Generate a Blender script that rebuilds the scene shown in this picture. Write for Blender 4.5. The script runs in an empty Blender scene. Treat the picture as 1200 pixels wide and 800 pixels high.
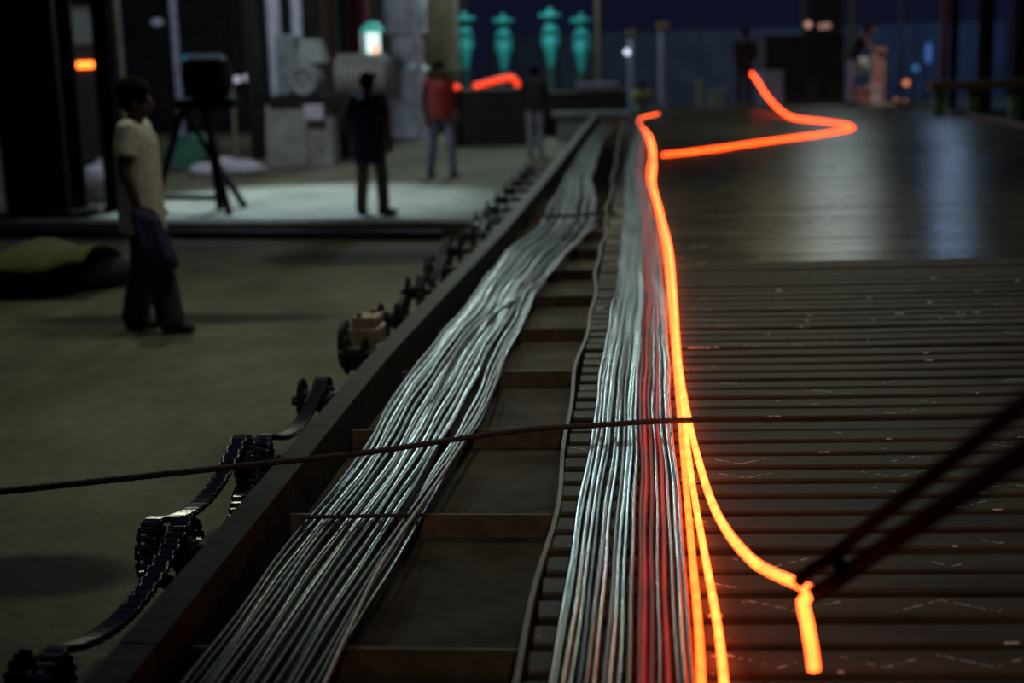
import bpy, bmesh, math, random
from mathutils import Vector, Matrix
random.seed(11)
SC = bpy.context.scene
COL = SC.collection
R = math.radians

# ------------------------------------------------------------------ camera
F = 1667.0
CAM = Vector((0, 0, 1.2))
EUL = (R(90 - 11.3192), 0.0, R(5.35577))
ROT = Matrix.Rotation(EUL[2], 3, 'Z') @ Matrix.Rotation(EUL[0], 3, 'X') @ Matrix.Rotation(R(-1.6), 3, 'Z')
cd = bpy.data.cameras.new('camera')
cam = bpy.data.objects.new('camera', cd)
COL.objects.link(cam)
cam.matrix_world = Matrix.Translation(CAM) @ ROT.to_4x4()
cd.sensor_width = 36.0
cd.lens = F * 36.0 / 1200.0
cd.clip_start = 0.05
cd.clip_end = 300
cd.dof.use_dof = True
cd.dof.focus_distance = 4.1
cd.dof.aperture_fstop = 1.8
cd.dof.aperture_blades = 0
SC.camera = cam

def at(px, py, z=None, Y=None):
    d = ROT @ Vector(((px - 600) / F, (400 - py) / F, -1.0))
    t = (z - CAM.z) / d.z if z is not None else (Y - CAM.y) / d.y
    return CAM + d * t

# ------------------------------------------------------------------ world, lights, exposure
w = bpy.data.worlds.new('night_sky')
SC.world = w
w.use_nodes = True
bg = w.node_tree.nodes['Background']
bg.inputs[0].default_value = (0.16, 0.22, 0.60, 1)
bg.inputs[1].default_value = 0.025
SC.view_settings.view_transform = 'Standard'
SC.view_settings.look = 'None'
SC.view_settings.exposure = 0.0
SC.view_settings.gamma = 1.0
SC.view_settings.use_curve_mapping = False

def area(name, loc, target, size, power, color, size_y=None, spread=None):
    l = bpy.data.lights.new(name, 'AREA')
    l.energy = power
    l.color = color
    l.size = size
    if size_y:
        l.shape = 'RECTANGLE'
        l.size_y = size_y
    if spread:
        l.spread = R(spread)
    o = bpy.data.objects.new(name, l)
    COL.objects.link(o)
    o.location = loc
    d = Vector(target) - Vector(loc)
    o.rotation_euler = d.to_track_quat('-Z', 'Y').to_euler()
    return o

def spot(name, loc, target, power, color, angle, blend=0.5, radius=0.2):
    l = bpy.data.lights.new(name, 'SPOT')
    l.energy = power
    l.color = color
    l.spot_size = R(angle)
    l.spot_blend = blend
    l.shadow_soft_size = radius
    o = bpy.data.objects.new(name, l)
    COL.objects.link(o)
    o.location = loc
    o.rotation_euler = (Vector(target) - Vector(loc)).to_track_quat('-Z', 'Y').to_euler()
    return o

spot('hall_lamp_over_bed', (-0.2, 9.0, 7.0), (0.2, 8.8, 0), 440, (1.0, 0.98, 0.80), 84, 0.7, 0.25)
spot('hall_lamp_behind', (1.5, -3.0, 6.5), (0.3, 4.6, 0), 400, (1.0, 0.86, 0.66), 26, 0.9, 0.25)
spot('left_floor_fill', (-4.2, 10.5, 6.0), (-4.0, 9.4, -0.6), 200, (0.92, 1.0, 0.70), 112, 1.0, 0.12)  # added fill for the ground tone and the chain glints
area('far_bed_fill', (2.6, 20.0, 7.0), (2.6, 18.0, 0), 1.5, 50, (1.0, 0.92, 0.58))  # added fill, warms the tone of the far slats
area('bar_glint_fill', (-3.4, 37.0, 8.8), (-0.7, 5.0, 0), 0.45, 520, (0.80, 1.0, 0.94), 8.0)  # added tall strip light out of view, draws the highlights on the bars
spot('yard_flood_lamp', (-5.8, 22.5, 6.5), (-4.6, 18.6, -0.6), 7400, (0.58, 0.80, 1.0), 42, 0.8, 0.2)
area('far_end_lamp', (5.1, 36.0, 9.0), (3.0, 10.0, 0), 1.5, 92, (0.80, 0.97, 1.0), 2.2)
area('far_end_blue_lamp', (7.6, 35.0, 7.4), (4.0, 10.0, 0), 0.2, 40, (0.40, 0.62, 1.0), 1.4)
area('mill_stand_lamp', (-3.0, 33.5, 5.0), (-3.2, 38.0, 1.4), 0.6, 160, (0.70, 1.0, 1.0))
area('back_wall_fill', (3.5, 43.5, 4.5), (3.0, 50.0, 0.6), 0.8, 60, (0.65, 0.72, 1.0))  # added light that lifts the haze on the back wall
spot('press_fill', (6.0, 29.6, 3.6), (4.8, 31.3, 0.8), 240, (1.0, 0.78, 0.70), 50, 0.8, 0.1)  # added spot out of view, brightens the bending person
area('machine_yard_lamp', (-6.0, 19.5, 5.5), (-7.3, 29.0, 1.0), 0.8, 175, (0.82, 0.92, 1.0))

# ------------------------------------------------------------------ materials
def new_mat(name):
    m = bpy.data.materials.new(name)
    m.use_nodes = True
    nt = m.node_tree
    return m, nt, nt.nodes['Principled BSDF']

def mat(name, col, rough=0.6, metal=0.0, var=0.35, scale=8.0, bump=0.2, emit=None, estr=0.0, stretch=None, bdist=0.01, spec=0.5):
    m, nt, b = new_mat(name)
    N, L = nt.nodes, nt.links
    tc = N.new('ShaderNodeTexCoord')
    mp = N.new('ShaderNodeMapping')
    L.new(tc.outputs['Object'], mp.inputs[0])
    if stretch:
        mp.inputs['Scale'].default_value = stretch
    nz = N.new('ShaderNodeTexNoise')
    nz.inputs['Scale'].default_value = scale
    nz.inputs['Detail'].default_value = 6
    nz.inputs['Roughness'].default_value = 0.65
    L.new(mp.outputs[0], nz.inputs['Vector'])
    cr = N.new('ShaderNodeValToRGB')
    cr.color_ramp.elements[0].position = 0.3
    cr.color_ramp.elements[1].position = 0.72
    cr.color_ramp.elements[0].color = tuple(c * (1 - var) for c in col) + (1,)
    cr.color_ramp.elements[1].color = tuple(min(1, c * (1 + var)) for c in col) + (1,)
    L.new(nz.outputs[0], cr.inputs[0])
    L.new(cr.outputs[0], b.inputs['Base Color'])
    b.inputs['Roughness'].default_value = rough
    b.inputs['Metallic'].default_value = metal
    b.inputs['Specular IOR Level'].default_value = spec
    if bump:
        bp = N.new('ShaderNodeBump')
        bp.inputs['Strength'].default_value = bump
        bp.inputs['Distance'].default_value = bdist
        L.new(nz.outputs[0], bp.inputs['Height'])
        L.new(bp.outputs[0], b.inputs['Normal'])
    if emit:
        b.inputs['Emission Color'].default_value = tuple(emit) + (1,)
        b.inputs['Emission Strength'].default_value = estr
    return m

def hot_mat(name, col, strength, patch=None):
    """glowing steel: emission with scale patches along the bar"""
    m, nt, b = new_mat(name)
    N, L = nt.nodes, nt.links
    b.inputs['Base Color'].default_value = (0.06, 0.05, 0.05, 1)
    b.inputs['Roughness'].default_value = 0.5
    tc = N.new('ShaderNodeTexCoord')
    mp = N.new('ShaderNodeMapping')
    mp.inputs['Scale'].default_value = (9, 1.6 if patch else 9, 9)
    L.new(tc.outputs['Object'], mp.inputs[0])
    nz = N.new('ShaderNodeTexNoise')
    nz.inputs['Scale'].default_value = 1.6
    nz.inputs['Detail'].default_value = 4
    L.new(mp.outputs[0], nz.inputs['Vector'])
    mr = N.new('ShaderNodeMapRange')
    mr.inputs['From Min'].default_value = 0.35
    mr.inputs['From Max'].default_value = 0.65
    mr.inputs['To Min'].default_value = (patch if patch is not None else 0.75) * strength
    mr.inputs['To Max'].default_value = strength * (1.0 if patch is not None else 1.15)
    L.new(nz.outputs[0], mr.inputs[0])
    b.inputs['Emission Color'].default_value = tuple(col) + (1,)
    L.new(mr.outputs[0], b.inputs['Emission Strength'])
    return m

def ground_mat():
    m, nt, b = new_mat('yard_floor')
    N, L = nt.nodes, nt.links
    tc = N.new('ShaderNodeTexCoord')
    def noise(scale, detail, sc=(1, 1, 1)):
        mp = N.new('ShaderNodeMapping')
        mp.inputs['Scale'].default_value = sc
        L.new(tc.outputs['Object'], mp.inputs[0])
        n = N.new('ShaderNodeTexNoise')
        n.inputs['Scale'].default_value = scale
        n.inputs['Detail'].default_value = detail
        n.inputs['Roughness'].default_value = 0.7
        L.new(mp.outputs[0], n.inputs['Vector'])
        return n
    n1 = noise(0.7, 5, (1, 0.7, 1))
    n2 = noise(14, 8)
    cr = N.new('ShaderNodeValToRGB')
    cr.color_ramp.elements[0].position = 0.32
    cr.color_ramp.elements[0].color = (0.078, 0.074, 0.046, 1)
    cr.color_ramp.elements[1].position = 0.68
    cr.color_ramp.elements[1].color = (0.185, 0.178, 0.118, 1)
    L.new(n1.outputs[0], cr.inputs[0])
    mx = N.new('ShaderNodeMix')
    mx.data_type = 'RGBA'
    mx.blend_type = 'OVERLAY'
    mx.inputs[0].default_value = 0.55
    L.new(cr.outputs[0], mx.inputs[6])
    L.new(n2.outputs[0], mx.inputs[7])
    # dark soft-edged ovals mixed into the floor colour
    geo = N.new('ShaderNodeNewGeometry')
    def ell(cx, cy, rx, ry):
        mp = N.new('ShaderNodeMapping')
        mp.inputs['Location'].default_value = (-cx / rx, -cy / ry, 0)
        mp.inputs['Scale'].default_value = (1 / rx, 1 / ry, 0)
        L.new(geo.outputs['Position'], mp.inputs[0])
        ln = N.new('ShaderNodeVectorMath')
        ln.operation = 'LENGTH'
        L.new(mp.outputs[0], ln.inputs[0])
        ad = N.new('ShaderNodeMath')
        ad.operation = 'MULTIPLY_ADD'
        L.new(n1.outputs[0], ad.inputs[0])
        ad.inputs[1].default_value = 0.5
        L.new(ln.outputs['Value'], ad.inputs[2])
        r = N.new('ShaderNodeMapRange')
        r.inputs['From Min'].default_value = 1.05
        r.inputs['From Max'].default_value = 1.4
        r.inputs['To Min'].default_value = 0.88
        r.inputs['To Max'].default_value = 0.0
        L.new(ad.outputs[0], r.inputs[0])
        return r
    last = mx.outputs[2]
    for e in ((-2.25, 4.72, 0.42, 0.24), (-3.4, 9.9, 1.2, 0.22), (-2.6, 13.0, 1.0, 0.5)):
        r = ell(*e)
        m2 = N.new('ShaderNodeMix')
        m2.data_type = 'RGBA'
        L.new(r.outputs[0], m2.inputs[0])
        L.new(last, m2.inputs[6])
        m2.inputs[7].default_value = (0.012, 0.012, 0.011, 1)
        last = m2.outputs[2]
    L.new(last, b.inputs['Base Color'])
    b.inputs['Roughness'].default_value = 0.8
    b.inputs['Specular IOR Level'].default_value = 0.2
    bp = N.new('ShaderNodeBump')
    bp.inputs['Strength'].default_value = 0.5
    bp.inputs['Distance'].default_value = 0.02
    L.new(n2.outputs[0], bp.inputs['Height'])
    L.new(bp.outputs[0], b.inputs['Normal'])
    return m

def slat_mat(name, col, rough, metal, half, spec, aniso):
    """rolled plate with worn bright zigzag scratches"""
    m, nt, b = new_mat(name)
    N, L = nt.nodes, nt.links
    tc = N.new('ShaderNodeTexCoord')
    oi = N.new('ShaderNodeObjectInfo')
    sep = N.new('ShaderNodeSeparateXYZ')
    L.new(tc.outputs['Object'], sep.inputs[0])
    def mth(op, a, bb=None, c=None):
        n = N.new('ShaderNodeMath')
        n.operation = op
        for i, v in enumerate((a, bb, c)):
            if v is None:
                continue
            if isinstance(v, (int, float)):
                n.inputs[i].default_value = v
            else:
                L.new(v, n.inputs[i])
        return n.outputs[0]
    cmb = N.new('ShaderNodeCombineXYZ')
    L.new(sep.outputs[0], cmb.inputs[0])
    L.new(sep.outputs[1], cmb.inputs[1])
    L.new(mth('MULTIPLY', oi.outputs['Random'], 57.0), cmb.inputs[2])
    def noise(scale, sc, detail=5):
        mp = N.new('ShaderNodeMapping')
        mp.inputs['Scale'].default_value = sc
        L.new(cmb.outputs[0], mp.inputs[0])
        n = N.new('ShaderNodeTexNoise')
        n.inputs['Scale'].default_value = scale
        n.inputs['Detail'].default_value = detail
        L.new(mp.outputs[0], n.inputs['Vector'])
        return n.outputs[0]
    n1 = noise(1.0, (2.2, 9, 1))
    n2 = noise(1.0, (40, 90, 1), 3)
    cr = N.new('ShaderNodeValToRGB')
    cr.color_ramp.elements[0].position = 0.3
    cr.color_ramp.elements[1].position = 0.75
    cr.color_ramp.elements[0].color = tuple(c * 0.55 for c in col) + (1,)
    cr.color_ramp.elements[1].color = tuple(c * 1.5 for c in col) + (1,)
    L.new(n1, cr.inputs[0])
    # zigzag line across the slat
    ph = mth('MULTIPLY', oi.outputs['Random'], 3.7)
    tri = mth('PINGPONG', mth('ADD', sep.outputs[0], ph), 0.105)
    line = mth('ABSOLUTE', mth('SUBTRACT', mth('MULTIPLY', mth('SUBTRACT', tri, 0.052), 0.62), sep.outputs[1]))
    near = mth('LESS_THAN', line, 0.0024)
    spark = mth('GREATER_THAN', n2, 0.50)
    seg = mth('GREATER_THAN', noise(1.0, (2.6, 1, 1), 2), 0.56)
    mask = mth('MULTIPLY', mth('MULTIPLY', near, spark), seg)
    # front lip: edge highlight painted bright into the base colour
    lip = mth('MULTIPLY', mth('MULTIPLY', mth('LESS_THAN', sep.outputs[1], 0.0050 - half), mth('GREATER_THAN', sep.outputs[2], -0.0045)), mth('GREATER_THAN', noise(1.0, (5, 0.1, 1), 6), 0.62))
    mask = mth('MAXIMUM', mask, mth('MULTIPLY', lip, spark))
    mx = N.new('ShaderNodeMix')
    mx.data_type = 'RGBA'
    L.new(mask, mx.inputs[0])
    L.new(cr.outputs[0], mx.inputs[6])
    mx.inputs[7].default_value = (0.75, 0.75, 0.72, 1)
    L.new(mx.outputs[2], b.inputs['Base Color'])
    b.inputs['Metallic'].default_value = metal
    b.inputs['Specular IOR Level'].default_value = spec
    b.inputs['Anisotropic'].default_value = aniso
    tg_ = N.new('ShaderNodeCombineXYZ')
    tg_.inputs[1].default_value = 1.0
    L.new(tg_.outputs[0], b.inputs['Tangent'])
    rr = N.new('ShaderNodeMapRange')
    rr.inputs['To Min'].default_value = rough - 0.06
    rr.inputs['To Max'].default_value = rough + 0.09
    L.new(n1, rr.inputs[0])
    L.new(rr.outputs[0], b.inputs['Roughness'])
    bp = N.new('ShaderNodeBump')
    bp.inputs['Strength'].default_value = 0.35
    bp.inputs['Distance'].default_value = 0.004
    hh = mth('SUBTRACT', n2, mth('MULTIPLY', near, 1.2))
    L.new(hh, bp.inputs['Height'])
    L.new(bp.outputs[0], b.inputs['Normal'])
    return m

M = {}
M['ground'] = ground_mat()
M['slat'] = slat_mat('slat_plate', (0.070, 0.057, 0.037), 0.58, 0.0, 0.05, 0.20, 0.6)
M['slat_worn'] = slat_mat('slat_plate_polished', (0.070, 0.062, 0.036), 0.27, 0.1, 0.068, 0.45, 0.9)
M['black_steel'] = mat('black_steel', (0.016, 0.015, 0.016), 0.5, 0.4, 0.4, 12, 0.3)
M['dark_iron'] = mat('dark_iron', (0.035, 0.032, 0.028), 0.55, 0.5, 0.5, 9, 0.4)
M['beam'] = mat('mill_scale_beam', (0.040, 0.036, 0.023), 0.65, 0.05, 0.55, 10, 0.5, spec=0.15)
M['rust'] = mat('rusted_rib', (0.13, 0.088, 0.052), 0.75, 0.0, 0.5, 14, 0.5)
M['plate'] = mat('trough_plate', (0.066, 0.053, 0.036), 0.85, 0.0, 0.6, 5, 0.4, spec=0.25)
M['strip'] = mat('edge_strip', (0.12, 0.095, 0.065), 0.55, 0.4, 0.5, 16, 0.4)
M['roller'] = mat('polished_roller', (0.26, 0.26, 0.27), 0.22, 1.0, 0.3, 30, 0.05)
M['chain'] = mat('oiled_chain', (0.05, 0.05, 0.055), 0.20, 0.9, 0.4, 30, 0.2)
M['rod'] = mat('dark_rod', (0.030, 0.024, 0.020), 0.6, 0.0, 0.5, 40, 0.6, spec=0.3)
M['bar_a'] = mat('bright_bar', (0.36, 0.44, 0.42), 0.16, 0.9, 0.25, 2.0, 0.08, stretch=(30, 2.5, 30), bdist=0.003)
M['bar_b'] = mat('grey_bar', (0.15, 0.185, 0.175), 0.19, 0.9, 0.35, 2.0, 0.08, stretch=(30, 2.5, 30), bdist=0.003)
M['bar_c'] = mat('dark_bar', (0.05, 0.054, 0.052), 0.28, 0.8, 0.4, 2.0, 0.08, stretch=(30, 2.5, 30), bdist=0.003)
M['bar_p'] = mat('pale_bar', (0.36, 0.36, 0.29), 0.42, 0.35, 0.3, 2.0, 0.08, stretch=(30, 2.5, 30), bdist=0.003)
M['red_a'] = hot_mat('dull_red_steel', (1.0, 0.035, 0.02), 0.10, 0.1)
M['red_b'] = hot_mat('cherry_red_steel', (1.0, 0.03, 0.015), 0.34, 0.25)
M['hot'] = hot_mat('orange_hot_steel', (1.0, 0.062, 0.006), 8.0)
M['hot_y'] = hot_mat('yellow_hot_steel', (1.0, 0.105, 0.015), 8.0)
M['hot_far'] = hot_mat('orange_red_hot_steel', (1.0, 0.056, 0.004), 6.5)
M['ember'] = hot_mat('red_hot_billet', (1.0, 0.05, 0.006), 1.5)

# ------------------------------------------------------------------ mesh builder
BASE = {}
class MB:
    def __init__(s):
        s.v = []
        s.f = []
    def add(s, vs, fs):
        n = len(s.v)
        s.v += [Vector(v) for v in vs]
        s.f += [tuple(i + n for i in f) for f in fs]
        return s
    def box(s, c, d, rot=None, taper=1.0):
        c = Vector(c)
        x, y, z = d[0] / 2, d[1] / 2, d[2] / 2
        vs = [Vector((sx * x * (taper if sz > 0 else 1), sy * y * (taper if sz > 0 else 1), sz * z)) for sz in (-1, 1) for sy in (-1, 1) for sx in (-1, 1)]
        if rot is not None:
            vs = [rot @ v for v in vs]
        return s.add([c + v for v in vs], [(0, 2, 3, 1), (4, 5, 7, 6), (0, 1, 5, 4), (1, 3, 7, 5), (3, 2, 6, 7), (2, 0, 4, 6)])
    def prism(s, prof, p0, p1, up=(0, 0, 1)):
        """sweep a closed 2D profile (right, up) from p0 to p1"""
        p0, p1 = Vector(p0), Vector(p1)
        t = (p1 - p0).normalized()
        r = t.cross(Vector(up)).normalized()
        u = r.cross(t)
        n = len(prof)
        vs = [p + r * a + u * b for p in (p0, p1) for a, b in prof]
        fs = [(i, (i + 1) % n, n + (i + 1) % n, n + i) for i in range(n)]
        fs += [tuple(range(n - 1, -1, -1)), tuple(range(n, 2 * n))]
        return s.add(vs, fs)
    def tube(s, path, r, n=8, cap=True):
        path = [Vector(p) for p in path]
        k = len(path)
        rad = r if hasattr(r, '__len__') else [r] * k
        t = (path[1] - path[0]).normalized()
        a = t.orthogonal().normalized()
        vs = []
        for i in range(k):
            t2 = (path[min(i + 1, k - 1)] - path[max(i - 1, 0)]).normalized()
            a = (a - t2 * a.dot(t2)).normalized()
            b = t2.cross(a)
            for j in range(n):
                q = 2 * math.pi * j / n
                vs.append(path[i] + (a * math.cos(q) + b * math.sin(q)) * rad[i])
        fs = [(i * n + j, i * n + (j + 1) % n, (i + 1) * n + (j + 1) % n, (i + 1) * n + j) for i in range(k - 1) for j in range(n)]
        if cap:
            fs += [tuple(range(n - 1, -1, -1)), tuple((k - 1) * n + j for j in range(n))]
        return s.add(vs, fs)
    def lathe(s, prof, c=(0, 0, 0), axis='Z', n=20):
        c = Vector(c)
        vs = []
        for r, h in prof:
            for j in range(n):
                q = 2 * math.pi * j / n
                p = Vector((r * math.cos(q), r * math.sin(q), h))
                if axis == 'X':
                    p = Vector((p.z, p.x, p.y))
                elif axis == 'Y':
                    p = Vector((p.x, p.z, p.y)) 
                vs.append(c + p)
        k = len(prof)
        fs = [(i * n + j, i * n + (j + 1) % n, (i + 1) * n + (j + 1) % n, (i + 1) * n + j) for i in range(k - 1) for j in range(n)]
        fs += [tuple(range(n - 1, -1, -1)), tuple((k - 1) * n + j for j in range(n))]
        return s.add(vs, fs)
    def torus(s, c, R0, r, axis='Z', n=24, m=8):
        c = Vector(c)
        vs = []
        for i in range(n):
            q = 2 * math.pi * i / n
            for j in range(m):
                w_ = 2 * math.pi * j / m
                p = Vector(((R0 + r * math.cos(w_)) * math.cos(q), (R0 + r * math.cos(w_)) * math.sin(q), r * math.sin(w_)))
                if axis == 'X':
                    p = Vector((p.z, p.x, p.y))
                elif axis == 'Y':
                    p = Vector((p.x, p.z, p.y))
                vs.append(c + p)
        return s.add(vs, [(i * m + j, ((i + 1) % n) * m + j, ((i + 1) % n) * m + (j + 1) % m, i * m + (j + 1) % m) for i in range(n) for j in range(m)])
    def ball(s, c, r, nu=14, nv=9, rot=None):
        c = Vector(c)
        rx, ry, rz = r if hasattr(r, '__len__') else (r, r, r)
        vs = [Vector((0, 0, -rz))]
        for i in range(1, nv):
            a = -math.pi / 2 + math.pi * i / nv
            for j in range(nu):
                q = 2 * math.pi * j / nu
                vs.append(Vector((rx * math.cos(a) * math.cos(q), ry * math.cos(a) * math.sin(q), rz * math.sin(a))))
        vs.append(Vector((0, 0, rz)))
        if rot is not None:
            vs = [rot @ v for v in vs]
        fs = [(0, 1 + (j + 1) % nu, 1 + j) for j in range(nu)]
        for i in range(nv - 2):
            for j in range(nu):
                a_, b_ = 1 + i * nu + j, 1 + i * nu + (j + 1) % nu
                fs.append((a_, b_, b_ + nu, a_ + nu))
        e = 1 + (nv - 2) * nu
        fs += [(e + j, e + (j + 1) % nu, len(vs) - 1) for j in range(nu)]
        return s.add([c + v for v in vs], fs)
    def mesh(s, name, off=Vector((0, 0, 0))):
        me = bpy.data.meshes.new(name)
        me.from_pydata([v - off for v in s.v], [], s.f)
        bm = bmesh.new()
        bm.from_mesh(me)
        bmesh.ops.recalc_face_normals(bm, faces=bm.faces)
        bm.to_mesh(me)
        bm.free()
        return me
    def build(s, name, m, parent=None, base=None, smooth=True, bevel=0.0, angle=40):
        off = BASE[parent.as_pointer()] if parent else (Vector(base) if base is not None else Vector((0, 0, 0)))
        me = s.mesh(name, off)
        o = bpy.data.objects.new(name, me)
        COL.objects.link(o)
        me.materials.append(m)
        if parent:
            o.parent = parent
        else:
            o.location = off
        BASE[o.as_pointer()] = off
        if bevel:
            md = o.modifiers.new('bevel', 'BEVEL')
            md.width = bevel
            md.segments = 2
            md.limit_method = 'ANGLE'
        if smooth:
            me.polygons.foreach_set('use_smooth', [True] * len(me.polygons))
            me.set_sharp_from_angle(angle=R(angle))
        return o

def tag(o, label=None, cat=None, group=None, kind=None):
    if label:
        o['label'] = label
    if cat:
        o['category'] = cat
    if group:
        o['group'] = group
    if kind:
        o['kind'] = kind
    return o

def thing(name, label, cat, loc, group=None):
    o = bpy.data.objects.new(name, None)
    COL.objects.link(o)
    o.empty_display_size = 0.1
    o.location = loc
    BASE[o.as_pointer()] = Vector(loc)
    return tag(o, label, cat, group)

def spline(pts, step):
    pts = [Vector(p) for p in pts]
    P = [pts[0] * 2 - pts[1]] + pts + [pts[-1] * 2 - pts[-2]]
    out = []
    for i in range(1, len(P) - 2):
        n = max(2, int((P[i + 1] - P[i]).length / step))
        for k in range(n):
            t = k / n
            a, b, c, d = P[i - 1], P[i], P[i + 1], P[i + 2]
            out.append(0.5 * ((2 * b) + (c - a) * t + (2 * a - 5 * b + 4 * c - d) * t * t + (3 * b - a - 3 * c + d) * t ** 3))
    out.append(pts[-1])
    return out

def lerp_tab(tab, y):
    if y <= tab[0][0]:
        (y0, x0), (y1, x1) = tab[0], tab[1]
    else:
        for i in range(len(tab) - 1):
            (y0, x0), (y1, x1) = tab[i], tab[i + 1]
            if y <= y1:
                break
        t = (y - y0) / (y1 - y0)
        t = min(1, t)
        t = t * t * (3 - 2 * t) * 0.5 + t * 0.5
        return x0 + (x1 - x0) * t
    return x0 + (x1 - x0) * (y - y0) / (y1 - y0)

GZ = -0.6
# ------------------------------------------------------------------ setting
g = MB()
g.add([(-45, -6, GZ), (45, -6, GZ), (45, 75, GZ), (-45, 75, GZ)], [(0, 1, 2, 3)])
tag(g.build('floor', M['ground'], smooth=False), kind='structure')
M['wall'] = mat('wall_sheet', (0.075, 0.072, 0.075), 0.8, 0.0, 0.4, 2, 0.2)
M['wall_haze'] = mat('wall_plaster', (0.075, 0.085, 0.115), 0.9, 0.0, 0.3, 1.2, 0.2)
b = MB()
x = -32.0
prof = []
while x < -5.4:
    prof += [(x, 0), (x + 0.14, 0), (x + 0.2, 0.06), (x + 0.34, 0.06), (x + 0.4, 0)]
    x += 0.4
n = len(prof)
vs = [(p[0], 44 - p[1], z) for z in (GZ, 8.5) for p in prof] + [(p[0], 44.2, z) for z in (GZ, 8.5) for p in prof]
fs = [(i, i + 1, n + i + 1, n + i) for i in range(n - 1)] + [(2 * n + i + 1, 2 * n + i, 3 * n + i, 3 * n + i + 1) for i in range(n - 1)]
b.add(vs, fs)
tag(b.build('wall_left', M['wall'], smooth=False), kind='structure')
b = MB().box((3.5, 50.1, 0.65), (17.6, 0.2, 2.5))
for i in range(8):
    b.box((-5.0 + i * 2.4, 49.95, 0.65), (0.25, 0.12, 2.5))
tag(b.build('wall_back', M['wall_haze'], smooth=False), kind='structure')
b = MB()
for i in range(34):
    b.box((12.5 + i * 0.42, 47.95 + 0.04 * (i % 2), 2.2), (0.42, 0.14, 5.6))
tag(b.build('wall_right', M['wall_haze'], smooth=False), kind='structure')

# ------------------------------------------------------------------ cooling bed: slats, one object each
BEDX0, BEDX1 = -0.235, 5.35
SK = math.tan(R(2.0))
bed = thing('cooling_bed', 'wide dark cooling bed of crosswise steel slats filling the right half', 'cooling bed', (0, 2, GZ))
def slat_mesh(name, width, m, seed):
    rnd = random.Random(seed)
    L_ = 14
    b_ = MB()
    h, d = width / 2, 0.03
    for i in range(L_ + 1):
        x_ = BEDX0 + (BEDX1 - BEDX0) * i / L_
        dz = rnd.uniform(-0.002, 0.002)
        b_.v += [Vector((x_, -h, -d)), Vector((x_, -h, -0.006 + dz)), Vector((x_, -h + 0.005, dz)), Vector((x_, h - 0.005, dz)), Vector((x_, h, -0.006 + dz)), Vector((x_, h, -d))]
    for i in range(L_):
        a_ = i * 6
        for j in range(5):
            b_.f.append((a_ + j, a_ + j + 1, a_ + j + 7, a_ + j + 6))
        b_.f.append((a_ + 5, a_, a_ + 6, a_ + 11))
    b_.f += [(5, 4, 3, 2, 1, 0), tuple(L_ * 6 + j for j in range(6))]
    me = b_.mesh(name)
    me.materials.append(m)
    me.polygons.foreach_set('use_smooth', [True] * len(me.polygons))
    me.set_sharp_from_angle(angle=R(25))
    return me
near_m = [slat_mesh('slat', 0.100, M['slat'], i) for i in range(3)]
far_m = [slat_mesh('slat', 0.136, M['slat_worn'], i) for i in range(2)]
y = 1.55
i = 0
while y < 31.6:
    far = y > 8.15
    o = bpy.data.objects.new('slat', random.choice(far_m if far else near_m))
    COL.objects.link(o)
    o.parent = bed
    jig = random.uniform(-0.006, 0.006)
    if random.random() < 0.1:
        jig -= 0.010
    o.location = (0, y + jig - 2, -GZ + (random.uniform(-0.003, 0.002) if not far else random.uniform(-0.0015, 0.0035)))
    o.rotation_euler = (R(random.uniform(-1.2, 1.2)), 0, R(2.0 + random.uniform(-0.1, 0.1)))
    y += 0.143
# carrier rails and legs below the slats, black side curb on the right
for k, xx in enumerate((-0.17, 1.6, 3.4, 5.2)):
    MB().box((xx, 16.6, -0.085), (0.09, 30.2, 0.10)).build('carrier_rail', M['dark_iron'], bed, smooth=False)
for xx in (-0.17, 1.6, 3.4, 5.2):
    for yy in (2, 7, 12, 17, 22, 27, 31):
        MB().box((xx, yy, -0.367), (0.12, 0.12, 0.466)).build('leg', M['dark_iron'], bed, smooth=False)
b = MB()
pp = [at(1195, 158, 0), at(1120, 137, 0), at(1060, 122, 0)]
for q0, q1 in (((5.42, 2.0, 0.02), (5.42, 31.5, 0.02)),):
    b.prism([(-0.05, -0.25), (0.05, -0.25), (0.05, 0.05), (-0.05, 0.05)], q0, q1)
b.build('side_curb', M['black_steel'], bed, smooth=False)
# pale lip plate at the bundle's far end (left of the bed)
o = MB().box((-0.95, 30.9, -0.05), (1.9, 0.35, 0.10)).box((-0.95, 31.0, -0.35), (1.7, 0.12, 0.5)).build('end_sill', mat('sill_paint', (0.26, 0.30, 0.28), 0.7), None, (-0.95, 31, GZ), smooth=False)
tag(o, 'pale low sill at the far end of the trough', 'sill')

tabR = [(1.0, -1.015), (3.39, -1.035), (5.6, -1.045), (7.3, -1.01), (8.75, -0.965), (12, -0.93), (16, -0.91), (23, -0.90), (30.5, -0.87)]
# ------------------------------------------------------------------ trough with ribs and bent edge strip
tr = thing('steel_trough', 'shallow rusty steel trough with cross ribs under the grey bar bundle', 'trough', (-0.65, 2, GZ))
ribs = [1.05 + 0.95 * k for k in range(13)]
yy = ribs[-1] + 0.55
while yy < 30:
    ribs.append(yy)
    yy += 0.55
for k, ry in enumerate(ribs):
    nx = ribs[k + 1] if k + 1 < len(ribs) else ry + 0.55
    X0 = max(lerp_tab(tabR, ry), lerp_tab(tabR, nx)) + 0.006
    X1 = -0.268 if ry < 8 else max(-0.35, -0.268 - 0.0050 * (ry - 8))
    r_ = MB().box((0.5 * (X0 + X1), ry + 0.007, -0.1275), (X1 - X0, 0.014, 0.069))
    r_.build('cross_rib', M['rust'], tr, smooth=False)
    MB().box((0.5 * (X0 + X1), 0.5 * (ry + nx) + 0.01, -0.164 + random.uniform(-0.004, 0.004)), (X1 - X0, nx - ry - 0.012, 0.012)).build('floor_plate', M['plate'], tr, smooth=False)
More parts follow.
